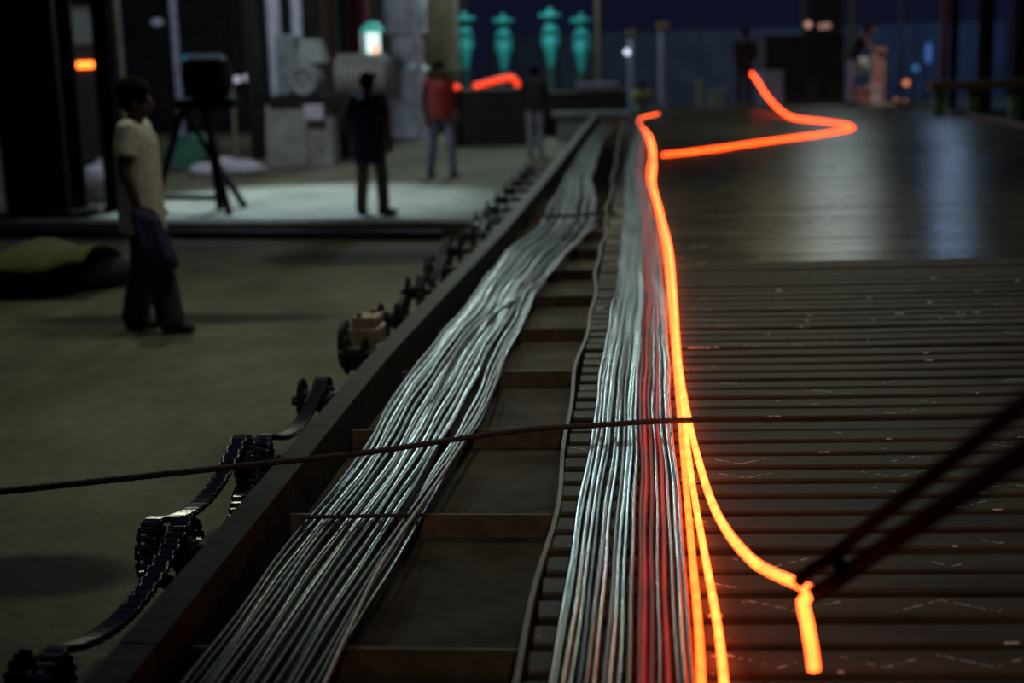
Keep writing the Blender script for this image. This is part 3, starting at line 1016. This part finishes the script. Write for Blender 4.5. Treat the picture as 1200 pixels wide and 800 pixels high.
person('person in red shirt and faded blue jeans walking near the big column', (b3.x, b3.y, GZ), yawto((0.5, -0.85)), 1.76,
       dict(anL=(-.12, .16, .08), anR=(.12, -.16, .08), knL=(-.11, .13, .50), knR=(.11, -.04, .49), elL=(-.26, -.08, 1.13), wrL=(-.22, .10, .93), toeL=R(0)),
       look(cloth('red_cotton', (0.36, 0.050, 0.060)), cloth('faded_denim', (0.19, 0.23, 0.33)), loose=.02, sleeve=0.15))
b4 = at(628, 182, GZ)
person('person in black shirt and pale grey trousers standing behind the trough', (b4.x, b4.y, GZ), yawto((-0.2, 1)), 1.62,
       dict(anL=(-.10, .02, .08), anR=(.10, -.02, .08), elL=(-.24, .05, 1.13), wrL=(-.14, .20, 1.05), elR=(.24, .05, 1.13), wrR=(.14, .20, 1.05)),
       look(BLK, cloth('pale_grey_trousers', (0.26, 0.27, 0.31)), sleeve=1.7))
b5 = at(871, 126, 0.0)
person('person in dark clothes at the far end of the bed lifting the glowing bar', (b5.x, min(b5.y, 31.0), 0.002), yawto((0.2, -1)), 1.68,
       dict(chest=(0, .08, 1.26), neck=(0, .13, 1.42), head=(0, .18, 1.55), shL=(-.185, .09, 1.37), shR=(.185, .09, 1.37), elL=(-.22, .20, 1.13), wrL=(-.12, .36, 1.00), elR=(.22, .20, 1.13), wrR=(.02, .38, 0.98)),
       look(cloth('maroon_black_cotton', (0.030, 0.018, 0.022)), cloth('dark_grey_trousers', (0.045, 0.045, 0.055)), sleeve=1.6))
b6 = at(998, 123, 0.0)
person('person in dark shirt and lavender trousers bending forward at the far right', (b6.x, min(b6.y, 31.2), 0.002), yawto((1, -0.25)), 1.80,
       dict(pelvis=(0, -.05, .93), chest=(0, .14, 1.22), neck=(0, .24, 1.36), head=(0, .32, 1.47), shL=(-.18, .19, 1.33), shR=(.18, .19, 1.33), elL=(-.20, .34, 1.10), wrL=(-.12, .50, 0.98), elR=(.20, .34, 1.10), wrR=(.12, .52, 1.0),
            hiL=(-.09, -.05, .90), hiR=(.09, -.05, .90), knL=(-.10, 0, .49), knR=(.10, -.02, .49), anL=(-.11, .0, .08), anR=(.11, -.06, .08), headyaw=R(5)),
       look(cloth('black_blue_cotton', (0.022, 0.020, 0.028)), cloth('lavender_trousers', (0.20, 0.20, 0.30)), sleeve=.6))
b7 = at(752, 122, Y=34.0)
person('person in yellow-green shirt crouched among the posts at the far end', (b7.x, 34.0, GZ), yawto((0.4, -1)), 1.60,
       dict(pelvis=(0, -.12, .50), chest=(0, .0, .82), neck=(0, .06, .98), head=(0, .10, 1.11), shL=(-.185, .03, .94), shR=(.185, .03, .94), elL=(-.25, .16, .72), wrL=(-.14, .36, .62), elR=(.25, .16, .72), wrR=(.14, .36, .62),
            hiL=(-.10, -.10, .48), hiR=(.10, -.10, .48), knL=(-.14, .30, .52), knR=(.14, .30, .52), anL=(-.12, .16, .08), anR=(.12, .16, .08)),
       look(cloth('yellow_green_cotton', (0.22, 0.24, 0.06)), cloth('teal_trousers', (0.03, 0.16, 0.14)), sleeve=.6))

# ------------------------------------------------------------------ left yard
def wbox(px0, px1, py0, py1, Y, depth):
    """box dims for something seen between two pixel columns/rows, standing at distance Y"""
    a_, b_ = at(px0, py1, Y=Y), at(px1, py0, Y=Y)
    return Vector(((a_.x + b_.x) / 2, Y + depth / 2, (a_.z + b_.z) / 2)), (abs(b_.x - a_.x), depth, abs(b_.z - a_.z))
def column(name, label, cat, px0, px1, Y, top, m, group=None):
    a_, b_ = at(px0, 120, Y=Y), at(px1, 120, Y=Y)
    wdt = b_.x - a_.x
    cx = (a_.x + b_.x) / 2
    t = thing(name, label, cat, (cx, Y, GZ), group)
    f = 0.06 * wdt + 0.01
    MB().box((cx, Y - wdt * .35, (top + GZ) / 2), (wdt, f, top - GZ)).build('flange', m, t, smooth=False)
    MB().box((cx, Y + wdt * .35, (top + GZ) / 2), (wdt, f, top - GZ)).build('flange', m, t, smooth=False)
    MB().box((cx, Y, (top + GZ) / 2), (f, wdt * .7, top - GZ)).build('web', m, t, smooth=False)
    MB().box((cx, Y, GZ + .03), (wdt * 1.25, wdt * 1.1, .06)).build('base_plate', m, t, smooth=False)
    return t
BK = M['black_steel']
column('steel_column', 'broad black steel column at the left edge', 'column', 8, 82, 17.3, 5.0, BK)
column('steel_column', 'narrower black steel column right of the broad one', 'column', 117, 138, 17.8, 5.0, BK)
def pole(name, label, px, Y, top, r, m, cat='post', group=None, z0=GZ, pxt=None):
    a_ = at(px, 100, Y=Y)
    b_ = at(pxt if pxt else px, 0, Y=Y)
    o = MB().tube([(a_.x, Y, z0), (a_.x, Y, top)], r, 12).build(name, m, None, (a_.x, Y, z0))
    return tag(o, label, cat, group)
M['lav'] = mat('lavender_paint', (0.22, 0.23, 0.33), 0.6)
M['creamp'] = mat('cream_paint', (0.42, 0.37, 0.24), 0.6)
M['brownp'] = mat('brown_paint', (0.10, 0.065, 0.045), 0.7)
M['olivep'] = mat('olive_paint', (0.16, 0.155, 0.10), 0.7, 0, 0.4, 3)
M['concrete'] = mat('stained_concrete', (0.30, 0.30, 0.26), 0.85, 0, 0.45, 3)
M['teal'] = mat('teal_paint', (0.04, 0.42, 0.42), 0.45, 0, 0.3, 5)
M['tealdark'] = mat('green_paint', (0.04, 0.17, 0.12), 0.6, 0, 0.3, 5)
M['tealshade'] = mat('shaded_green', (0.015, 0.05, 0.042), 0.7)  # dark copy of the teal: fade into darkness painted into the pedestals
M['whitebag'] = mat('white_sacking', (0.55, 0.52, 0.60), 0.9, 0, 0.3, 5)
M['tank'] = mat('pale_tank', (0.52, 0.55, 0.66), 0.6, 0, 0.55, 1.6)
M['grey'] = mat('machine_grey', (0.20, 0.22, 0.22), 0.55, 0.1, 0.4, 4)
M['creamm'] = mat('cream_motor', (0.50, 0.48, 0.40), 0.6, 0, 0.3, 4)
M['redp'] = mat('dark_red_paint', (0.22, 0.045, 0.06), 0.7)
M['rusty'] = mat('rusty_stack', (0.13, 0.095, 0.055), 0.8, 0, 0.55, 1.5)
M['darkblock'] = mat('dark_block', (0.022, 0.019, 0.019), 0.8, 0, 0.4, 3)
pole('post', 'thin lavender grey post left of the machinery', 209, 25.0, 5, 0.07, M['lav'])
pole('post', 'short pale post beside the green drum', 272, 23.5, 1.0, 0.035, M['olivep'])
pole('post', 'thin olive post right behind the second black column', 143, 20.0, 5, 0.05, M['olivep'])
# kerb rail along the edge of the bright floor
k0, k1 = at(-60, 262, GZ + .12), at(556, 262, GZ + .12)
kb = thing('kerb_rail', 'low kerb with pale top along the near edge of the bright floor', 'kerb', ((k0.x + k1.x) / 2, (k0.y + k1.y) / 2, GZ))
MB().prism([(-.22, 0), (.10, 0), (.10, .13), (.04, .155), (-.18, .155), (-.22, .13)], (k0.x, k0.y, GZ), (k1.x, k1.y, GZ)).build('kerb', M['olivep'], kb, smooth=False)
MB().tube([(k0.x, k0.y - .30, GZ + .045), (k1.x - .3, k1.y - .30, GZ + .045)], .045, 10).build('pipe', BK, kb)
# trestle stand
M['matte'] = mat('matte_black_iron', (0.007, 0.007, 0.007), 0.9, 0, 0.3, 8, 0.2, spec=0.1)  # one even matte black for the whole trestle
ts = thing('trestle_stand', 'black A-frame trestle standing on the bright floor', 'trestle', (-5.6, 17.3, GZ))
YT = 17.3
def leg(p, q, r=.035, nm='leg'):
    MB().prism([(-r, -r), (r, -r), (r, r), (-r, r)], p, q, (0, 1, 0.01)).build(nm, M['matte'], ts, smooth=False)
tz = at(225, 128, Y=YT).z
L0, L1 = at(191, 244, GZ), at(258, 256, GZ)
tl, trr = at(214, 128, Y=YT), at(240, 128, Y=YT)
leg((L0.x, YT + .25, GZ), tl); leg((L1.x, YT - .35, GZ), trr)
q = at(241, 120, Y=YT)
leg((q.x, YT + .3, GZ), q); leg((tl.x + .55, YT + .55, GZ), tl)
ca, cb_ = at(190, 232, Y=YT - .1), at(258, 232, Y=YT - .1)
leg((ca.x, YT - .05, GZ + .2), (cb_.x, YT - .25, GZ + .2), .03, 'crossbar')
c_, d_ = wbox(205, 268, 66, 130, YT - .1, .5)
MB().box((c_.x, c_.y, c_.z - .24), (d_[0], .45, .12)).build('top_beam', M['matte'], ts, smooth=False)
b = MB()
b.lathe([(.05, -.28), (.22, -.26), (.27, -.18), (.27, .18), (.22, .26), (.05, .28)], (c_.x, c_.y, c_.z + .08), 'X', 20)
b.build('reel', M['matte'], ts)
# green drum, white sacks, pale scraps
q = at(262, 190, GZ)
dr = thing('drum', 'teal green drum lying behind the trestle', 'drum', (q.x, 24.6, GZ))
MB().lathe([(.02, -.42), (.30, -.42), (.31, -.40), (.29, -.2), (.31, -.18), (.29, 0), (.31, .02), (.29, .2), (.31, .40), (.30, .42), (.02, .42)], (q.x, 24.6, GZ + .31), 'Y', 24).build('shell', M['tealdark'], dr)
MB().torus((q.x, 24.18, GZ + .31), .29, .02, 'Y').build('rim', M['tealdark'], dr)
def heap(name, label, px, py, Y, rx, ry, rz, m, cat, seed):
    rnd = random.Random(seed)
    p = at(px, py, GZ)
    b_ = MB()
    for k in range(7):
        b_.ball((p.x + rnd.uniform(-.6, .6) * rx, Y + rnd.uniform(-.6, .6) * ry, GZ + rz * rnd.uniform(.15, .4)), (rx * .55, ry * .55, rz * rnd.uniform(.4, .65)), 12, 8)
    b_.v = [Vector((v.x, v.y, max(v.z, GZ))) for v in b_.v]
    o_ = fuse(b_, name, m, None, max(rx, rz) / 22, 2)
    return tag(o_, label, cat)
heap('sack_heap', 'low pile of whitish sacks in front of the grey pedestal', 285, 200, 23.2, .55, .4, .32, M['whitebag'], 'sacks', 2)
heap('sack_heap', 'pale heap of rags between the two black columns', 104, 238, 19.2, .5, .5, .6, M['whitebag'], 'rags', 5)
heap('rubble_heap', 'low dark heap of rubble at the left edge below the olive sheet', 30, 345, 11.6, 1.1, .8, .42, M['darkblock'], 'rubble', 8)
q0 = at(20, 297, GZ + .35)
b = MB()
nx, ny = 16, 8
for j in range(ny + 1):
    for i in range(nx + 1):
        x_, y_ = -1.1 + 1.9 * i / nx, -.45 + .9 * j / ny
        b.v.append(Vector((q0.x - .15 + x_, q0.y + .2 + y_, GZ + .37 + .04 * math.sin(x_ * 4 + y_ * 3) + .03 * math.sin(x_ * 9 - 2 * y_) - .16 * (2 * abs(y_)) ** 3)))
for j in range(ny):
    for i in range(nx):
        a_ = j * (nx + 1) + i
        b.f.append((a_, a_ + 1, a_ + nx + 2, a_ + nx + 1))
o = b.build('tarpaulin', mat('olive_tarpaulin', (0.15, 0.15, 0.05), 0.85, 0, .3, 6), None, (q0.x, q0.y, GZ))
sd = o.modifiers.new('t', 'SOLIDIFY'); sd.thickness = .012
tag(o, 'olive sheet spread over the low heap at the left edge', 'tarpaulin')
q = at(58, 339, GZ)
tag(MB().ball((q.x, q.y, GZ + .03), (.05, .04, .03)).build('paper_scrap', M['whitebag'], None, (q.x, q.y, GZ)), 'small white scrap on the floor beside the dark heap', 'scrap')
# grey blower machine on pedestals
YM = 24.6
mc = thing('blower_machine', 'grey blower with round opening on two pale concrete plinths', 'machine', (-6.0, YM, GZ))
c_, d_ = wbox(313, 357, 122, 196, YM, .8)
MB().box(c_, (d_[0], .8, d_[2]), taper=.92).build('plinth', M['concrete'], mc, smooth=False)
c_, d_ = wbox(358, 388, 138, 196, YM + .1, .6)
MB().box(c_, (d_[0], .6, d_[2]), taper=.9).build('plinth', M['concrete'], mc, smooth=False)
c_, d_ = wbox(316, 388, 112, 124, YM, .7)
MB().box(c_, (d_[0], .75, d_[2] + .04)).build('bed_plate', BK, mc, smooth=False)
q = at(355, 94, Y=YM)
MB().lathe([(.17, .0), (.27, .0), (.30, .06), (.30, .35), (.22, .5), (.02, .5)], (q.x, YM, q.z), 'Y', 28).build('volute', M['grey'], mc)
MB().torus((q.x, YM, q.z), .22, .05, 'Y', 28, 10).build('inlet_ring', mat('ring_grey', (.27, .29, .30), .5), mc)
MB().lathe([(.02, 0.06), (.175, .06), (.175, .08), (.02, .08)], (q.x, YM - .02, q.z), 'Y', 20).build('inlet', BK, mc)
c_, d_ = wbox(325, 345, 40, 112, YM + .3, .5)
MB().box(c_, (d_[0], .5, d_[2])).build('duct', M['grey'], mc, bevel=.03)
c_, d_ = wbox(345, 380, 45, 74, YM + .35, .4)
MB().box(c_, (d_[0], .4, d_[2]), taper=.6).build('hood', M['grey'], mc, smooth=False)
c_, d_ = wbox(357, 378, 122, 140, YM - .06, .05)
MB().box(c_, (d_[0], .05, d_[2])).build('name_plate', M['whitebag'], mc, smooth=False)
# lavender pipes above the blower
for k, (px, r, lab) in enumerate(((325, .13, 'pale grey upright pipe left above the blower'), (352, .10, 'pale grey upright pipe right above the blower'))):
    pole('upright_pipe', lab, px, 26.0, 5.2, r, M['tank'], 'pipe', None, GZ)
for px, Y, wdt, m, lab in ((296, 27, .22, BK, 'black upright beam left of the pale pipes'), (388, 30, .35, M['brownp'], 'dark brown upright left of the red one'), (420, 33, .5, M['redp'], 'dark red upright column behind the ribbed motor'), (402, 31, .2, BK, 'thin black upright between brown and red uprights')):
    q = at(px, 60, Y=Y)
    tag(MB().box((q.x, Y, 2.4), (wdt, .3, 6.0)).build('upright_beam', m, None, (q.x, Y, GZ), smooth=False), lab, 'column')
# ribbed motor
YR = 27.5
mt = thing('ribbed_motor', 'cream ribbed motor housing in front of the tank', 'motor', (-5.2, YR, GZ))
c_, d_ = wbox(388, 454, 66, 112, YR, .8)
MB().lathe([(.05, -d_[0] / 2), (.36, -d_[0] / 2 + .05), (.38, -.3), (.38, .3), (.33, d_[0] / 2 - .04), (.05, d_[0] / 2)], (c_.x, YR + .4, c_.z), 'X', 26).build('casing', M['grey'], mt)
mt_case = [o_ for o_ in mt.children][0]
for k in range(9):
    xx = c_.x - d_[0] * .38 + d_[0] * .76 * k / 8
    MB().lathe([(.30, -.022), (.425, -.022), (.425, .022), (.30, .022)], (xx, YR + .4, c_.z), 'X', 26).build('cooling_rib', M['creamm'], mt_case)
MB().box((c_.x, YR + .4, (c_.z - .36 + GZ) / 2), (d_[0] * .8, .6, c_.z - .30 - GZ)).build('stand', M['darkblock'], mt, smooth=False)
# tank and rusty stack
q = at(478, 150, GZ)
YK = 32.5
q = at(478, 100, Y=YK)
tk = thing('tall_tank', 'pale lavender upright tank with bulging bands', 'tank', (q.x, YK, GZ))
rr = 0.44
prof = [(rr * .9, GZ), (rr * 1.02, GZ + .05), (rr, .9), (rr * 1.05, .95), (rr * 1.05, 1.0), (rr * .8, 1.1), (rr * .8, 1.75), (rr * 1.1, 1.85), (rr * 1.12, 2.6), (rr * .9, 2.75), (rr * .9, 5.5)]
MB().lathe(prof, (q.x, YK, 0), 'Z', 28).build('shell', M['tank'], tk)
tk_shell = tk.children[0]
for z_ in (.95, 1.8, 2.7):
    MB().torus((q.x, YK, z_), rr * 1.02, .05).build('band', M['tank'], tk_shell)
MB().tube([(q.x + .34, YK - .42, GZ), (q.x + .34, YK - .42, 1.6), (q.x + .2, YK - .45, 1.9), (q.x + .2, YK - .45, 3.6)], .09, 12).build('drain_pipe', M['whitebag'], tk)
q = at(514, 100, Y=34.5)
sk = thing('brick_stack', 'broad rusty brown stack right of the tank', 'stack', (q.x, 34.5, GZ))
MB().box((q.x, 34.9, 3.2), (.85, .8, 5.0)).build('shaft', M['rusty'], sk, smooth=False)
MB().box((q.x - .08, 34.9, .06), (.62, .7, 1.30)).build('base', M['darkblock'], sk, smooth=False)
MB().box((q.x, 34.9, .95), (.92, .9, .12)).build('ledge', M['olivep'], sk, smooth=False)
# lit lantern
q0, q1 = at(438, 70, Y=30), at(438, 38, Y=30)
ln = thing('lit_lantern', 'bright white lantern with teal hood hanging by the red upright', 'lamp', (q0.x, 30, q0.z))
def emis(name, col, s):
    return mat(name, (0.1, 0.1, 0.1), .5, 0, .1, 5, 0, col, s)
MB().box((q0.x, 30, (q0.z + q1.z) / 2), (.27, .2, q1.z - q0.z)).build('glass', emis('lantern_glow', (0.75, 1.0, .95), 1.2), ln, bevel=.02)
MB().box((q0.x + .07, 29.9, q0.z + .17), (.11, .02, .30)).build('inner_flame', emis('lantern_flame', (1.0, .38, .22), 1.6), ln, smooth=False)
MB().lathe([(.24, 0), (.24, .05), (.17, .16), (.05, .22)], (q0.x, 30, q1.z), 'Z', 18).build('hood', emis('hood_glow', (.05, .55, .5), .5), ln)
MB().tube([(q0.x - .24, 30, q0.z - .1), (q0.x - .24, 30, q1.z + .05), (q0.x - .1, 30, q1.z + .10)], .035, 8).build('bracket', M['tank'], ln)
MB().tube([(q0.x - .24, 30, GZ), (q0.x - .24, 30, q0.z)], .04, 8).build('post', BK, ln)

# ------------------------------------------------------------------ mill stands with teal handwheels
def valve(px, Y, lab, sc=1.0, dz=0):
    q = at(px, 84, Y=Y)
    zb = GZ
    z0 = at(px, 84 + dz, Y=Y).z
    t = thing('handwheel_stand', lab, 'handwheel stand', (q.x, Y, zb), 'teal handwheel stands')
    MB().lathe([(.26, zb), (.26, zb + .3), (.16, zb + .34), (.13, z0 + .05)], (q.x, Y, 0), 'Z', 20).build('pedestal', M['tealshade'], t)
    MB().lathe([(.07, z0 + .05), (.12, z0 + .25), (.17, z0 + .50), (.20, z0 + .66), (.15, z0 + .80), (.10, z0 + .86), (.05, z0 + .9), (.05, z0 + 1.36)], (q.x, Y, 0), 'Z', 20).build('body', M['teal'], t)
    MB().ball((q.x, Y, z0 + 1.02), (.15, .15, .13)).build('gland', M['teal'], t)
    for s_ in (-1, 1):
        MB().tube([(q.x + s_ * .2, Y, z0 + .6), (q.x + s_ * .17, Y, z0 + 1.0), (q.x + s_ * .05, Y, z0 + 1.25)], .03, 8).build('yoke', M['teal'], t)
    hw = MB().torus((q.x, Y, z0 + 1.36), .25, .055, 'Z', 24, 8).build('handwheel', M['teal'], t)
    for k in range(4):
        a_ = k * math.pi / 4
        MB().tube([(q.x + .25 * math.cos(a_), Y + .25 * math.sin(a_), z0 + 1.36), (q.x - .25 * math.cos(a_), Y - .25 * math.sin(a_), z0 + 1.36)], .028, 6).build('spoke', M['teal'], hw)
    MB().lathe([(.08, z0 + 1.30), (.08, z0 + 1.50), (.03, z0 + 1.55)], (q.x, Y, 0), 'Z', 12).build('hub', M['teal'], hw)
valve(546, 38.0, 'leftmost teal handwheel stand next to the rusty stack')
valve(591, 38.3, 'second teal handwheel stand from the left, above the glowing billet', 1, 2)
valve(646, 37.6, 'third teal handwheel stand, tallest, above the person in black', 1, -3)
valve(682, 38.2, 'rightmost teal handwheel stand left of the brown pole', 1, 2)

# ------------------------------------------------------------------ far middle objects
def boxthing(name, lab, cat, px0, px1, py0, py1, Y, depth, m, to_ground=True, lip=True, group=None):
    c_, d_ = wbox(px0, px1, py0, py1, Y, depth)
    top = c_.z + d_[2] / 2
    bot = GZ if to_ground else c_.z - d_[2] / 2
    t = thing(name, lab, cat, (c_.x, c_.y, bot), group)
    MB().box((c_.x, c_.y, (top + bot) / 2 - .03), (d_[0], depth, top - bot - .06)).build('body', m, t, smooth=False)
    if lip:
        MB().box((c_.x, c_.y, top - .03), (d_[0] + .06, depth + .06, .06)).build('rim', m, t, smooth=False)
    return t, c_, d_, top
_, c_, d_, top = boxthing('furnace_box', 'low black furnace box under the glowing billet', 'furnace', 537, 620, 104, 140, 30.0, 1.2, M['darkblock'])
zt = top + .045
p = [at(556, 101, Y=30.1), at(575, 96, Y=30.3), at(595, 91, Y=30.5), at(602, 92, Y=30.4), at(607, 100, Y=30.3)]
path = spline(p, .08)
tag(MB().tube(path, .062, 10).build('glowing_billet', M['ember'], None, path[0]), 'red-orange glowing bent billet resting on the black furnace box', 'hot steel bar')
q = at(533, 102, Y=29.8)
bu = thing('burner', 'small red glowing burner at the left end of the furnace box', 'burner', (q.x, 29.8, GZ))
MB().ball((q.x, 29.8, q.z), (.12, .10, .06)).build('flame', M['ember'], bu)
MB().box((q.x, 29.85, (q.z - .05 + GZ) / 2), (.10, .10, q.z - .05 - GZ)).build('stand', M['darkblock'], bu, smooth=False)
boxthing('work_table', 'long dark work table behind the person in black', 'table', 622, 735, 106, 136, 32.6, 1.0, M['darkblock'])
o, c_, d_, top = boxthing('sheet_stack', 'stack of greyish sheets on the dark work table', 'sheets', 676, 722, 97, 105, 32.8, .6, M['lav'], False)
pole('tall_pole', 'thin tall brown pole right of the handwheel stands', 702, 36.0, 6.0, .07, M['brownp'], 'pole')
pole('tall_pole', 'thin cream pole right above the dark block', 997, 36.5, 6.5, .075, M['creamp'], 'pole')
pole('tall_pole', 'thin grey pole before the blue lit wall', 1054, 38.0, 6.5, .05, M['lav'], 'pole')
def post_cap(px, py, Y, lab, mcap):
    q = at(px, py, Y=Y)
    t = thing('capped_post', lab, 'post', (q.x, Y, GZ))
    MB().tube([(q.x, Y, GZ), (q.x, Y, q.z)], [.13, .10], 12).build('post', M['lav'], t)
    MB().box((q.x, Y, q.z + .06), (.28, .24, .16)).build('cap', mcap, t, bevel=.02)
post_cap(740, 42, 35.0, 'grey capped post with a white lamp on it', M['brownp'])
post_cap(777, 34, 34.0, 'grey post with an orange brown cap', mat('orange_cap', (.35, .17, .06), .6))
boxthing('pale_block', 'narrow pale upright block at the far end of the bed', 'block', 816, 824, 94, 124, 33.0, .2, M['concrete'])
boxthing('crate', 'small pale crate between the narrow block and the person in dark clothes', 'crate', 833, 848, 106, 124, 33.2, .4, M['concrete'])
q = at(904, 100, Y=33)
dk = thing('drum', 'pale grey drum standing by the dark block', 'drum', (q.x, 33.2, GZ))
MB().lathe([(.27, GZ), (.29, GZ + .02), (.28, 0), (.29, .02), (.28, .5), (.29, .68), (.27, .7)], (q.x, 33.2, 0), 'Z', 22).build('shell', M['lav'], dk)
MB().torus((q.x, 33.2, .69), .275, .02).build('rim', M['lav'], dk)
boxthing('dark_shed', 'big unlit dark block behind the far right end of the bed', 'shed', 896, 990, 40, 130, 34.0, 2.0, M['darkblock'])
boxthing('dark_tower', 'taller dark tower rising behind the big dark block', 'tower', 944, 989, -60, 60, 36.2, 1.2, M['darkblock'])
# machine at the bending person
_, c_, d_, top = boxthing('press_machine', 'small pinkish machine in front of the bending person', 'machine', 1022, 1038, 56, 122, 31.9, .4, mat('pink_machine', (.35, .20, .17), .6, 0, .4, 5))
boxthing('crate', 'low brick-red crate by the feet of the bending person', 'crate', 1004, 1020, 103, 120, 31.65, .3, mat('brick_red', (.30, .13, .10), .8), True)
boxthing('crate', 'low white crate next to the pinkish machine', 'crate', 1020, 1032, 100, 118, 31.75, .25, M['whitebag'], True)
q = at(1008, 76, Y=30.85)
b = MB()
for k in range(6):
    p = Vector((q.x - .12 + .05 * k, 30.88 + .03 * (k % 2), q.z + .12))
    rc(b, p, p + Vector((random.uniform(-.03, .03), 0, -.28)), .04, .055, 8)
o = fuse(b, 'mint_cloth', cloth('mint_cloth', (.42, .55, .46)), None, .016, 2)
tag(o, 'pale mint cloth hanging from the hands of the bending person', 'cloth')
# red and black posts at right
q = at(1107, 40, Y=33)
tag(MB().box((q.x, 33, 2.4), (.13, .13, 6.0)).build('red_post', M['redp'], None, (q.x, 33, GZ), smooth=False), 'dark red slender post at the right', 'post')
for px, Y, wd, lab in ((1116, 33.4, .16, 'black post close behind the dark red one'), (1153, 30.0, .28, 'black column second from the right edge'), (1196, 27.0, .32, 'black column at the right edge')):
    column('steel_column', lab, 'column', px - wd * F / Y / 2, px + wd * F / Y / 2, Y, 5.5, BK)
# bench rail at right
YB = 25.5
c_, d_ = wbox(1088, 1260, 91, 106, YB, .5)
bn = thing('pipe_rack', 'long olive brown rack with green legs beyond the right edge of the bed', 'rack', (c_.x, YB, GZ))
MB().box((c_.x, YB, c_.z), (d_[0], .4, d_[2])).build('top_rail', mat('rack_olive', (.07, .055, .025), .8), bn, smooth=False)
for px in (1100, 1140, 1190, 1240):
    q = at(px, 110, Y=YB)
    MB().box((q.x, YB, (c_.z + GZ) / 2), (.16, .16, c_.z - GZ)).build('leg', mat('rack_green', (.05, .14, .05), .7), bn, smooth=False)
MB().box((c_.x, YB + .1, GZ + .25), (d_[0], .1, .1)).build('stretcher', M['dark_iron'], bn, smooth=False)
# ------------------------------------------------------------------ small lamps of the plant (each gives its own light)
def bulb(name, px, py, Y, r, col, s, lab, cat='lamp', group=None, z0=None, sy=1.0, sx=1.0):
    q = at(px, py, Y=Y)
    t = thing(name, lab, cat, (q.x, Y, q.z), group)
    MB().ball((q.x, Y, q.z), (r * sx, r, r * sy)).build('bulb', emis('glow_' + str(px), col, s), t)
    MB().tube([(q.x, Y + r * .8, q.z), (q.x, Y + r * 2.2, q.z - r)], r * .35, 8).build('socket', BK, t)
    MB().tube([(q.x, Y + r * 2.2, q.z - r), (q.x, Y + r * 2.2, GZ)], max(.012, r * .12), 6).build('stem', BK, t)
    return t
W_ = (.75, .82, 1.0)
bulb('work_lamp', 735, 61, 34.7, .07, W_, 1.6, 'small white lamp on the grey capped post')
bulb('work_lamp', 62, 171, 21, .05, W_, .8, 'tiny white lamp low before the broad black column')
bulb('work_lamp', 9, 168, 19, .09, W_, .55, 'small whitish lamp at the far left edge')
bulb('work_lamp', 12, 138, 20, .10, (.7, .9, 1.0), .25, 'faint bluish lamp above the whitish one at the far left edge', sy=1.8)
bulb('work_lamp', 248, 85, 28, .08, (.75, 1.0, .8), .35, 'faint greenish lamp above the trestle')
bulb('work_lamp', 278, 93, 28, .07, W_, .5, 'bluish lamp, left of two close together behind the trestle')
bulb('work_lamp', 289, 91, 28.2, .07, W_, .5, 'bluish lamp, right of two close together behind the trestle')
bulb('work_lamp', 184, 26, 26, .075, (.6, .65, 1.0), .10, 'dim lavender lamp high behind the person at left', sx=1.6)
bulb('work_lamp', 947, 29, 33.6, .08, (1, .5, .38), .5, 'pinkish lamp, left one on the big dark block')
bulb('work_lamp', 963, 31, 33.7, .07, (1, .5, .38), .3, 'pinkish lamp, middle one on the big dark block')
bulb('work_lamp', 970, 30, 33.8, .07, (1, .5, .38), .3, 'pinkish lamp, right one on the big dark block')
bulb('ember_lamp', 1062, 97, 36, .08, (1, .28, .12), .8, 'small orange glow upper one right of the bending person', 'ember')
bulb('ember_lamp', 1050, 119, 33, .07, (1, .33, .14), .9, 'small orange glow, lower left of the pair on the floor', 'ember')
bulb('ember_lamp', 1060, 121, 32.6, .07, (1, .33, .14), .9, 'small orange glow, lower right of the pair on the floor', 'ember')
bulb('work_lamp', 1088, 62, 37, .085, (.10, .28, .85), .35, 'upright blue lamp before the blue wall', sy=3.2)
bulb('work_lamp', 1073, 80, 36, .09, (.08, .35, .85), .30, 'small round blue lamp below the upright blue one')
q = at(98, 76, Y=24)
hl = thing('hot_slot', 'orange glowing furnace slot between the two black columns', 'furnace', (q.x, 24, GZ))
MB().box((q.x, 24.35, GZ + (q.z + .35 - GZ) / 2), (1.0, .6, q.z + .35 - GZ)).build('casing', M['darkblock'], hl, smooth=False)
MB().box((q.x, 24.02, q.z), (.36, .06, .11)).build('glowing_slot', emis('slot_glow', (1, .16, .015), 5), hl, bevel=.03)
c_, d_ = wbox(90, 116, 8, 70, 24.6, .1)
o, _, _, _ = boxthing('grey_panel', 'grey sheet panel above the glowing furnace slot', 'panel', 88, 118, 8, 84, 24.7, .1, M['grey'])
c_, d_ = wbox(13, 20, -20, 42, 23, .1)
tag(MB().box(c_, (d_[0], .1, d_[2])).box((c_.x, 23.1, 1.0), (.04, .06, 3.2)).build('pink_tube', emis('pink_tube', (.8, .05, .25), .22), None, (c_.x, 23, GZ), smooth=False), 'upright dim pink light tube at the left edge', 'lamp')
c_, d_ = wbox(214, 230, 64, 82, 25.6, .25)
tc_ = thing('teal_cabinet', 'small teal cabinet on a thin stand right of the lavender post', 'cabinet', (c_.x, 25.6, GZ))
MB().box(c_, (d_[0], .25, d_[2])).build('box', M['teal'], tc_, bevel=.015)
MB().box((c_.x, 25.72, (c_.z + GZ) / 2), (.06, .06, c_.z - GZ)).build('stand', BK, tc_, smooth=False)
# local blue lamp on the right wall
area('blue_wall_lamp', (12.5, 42.0, 5.5), (13.5, 47.5, 2.6), 0.5, 220, (0.22, 0.45, 1.0))
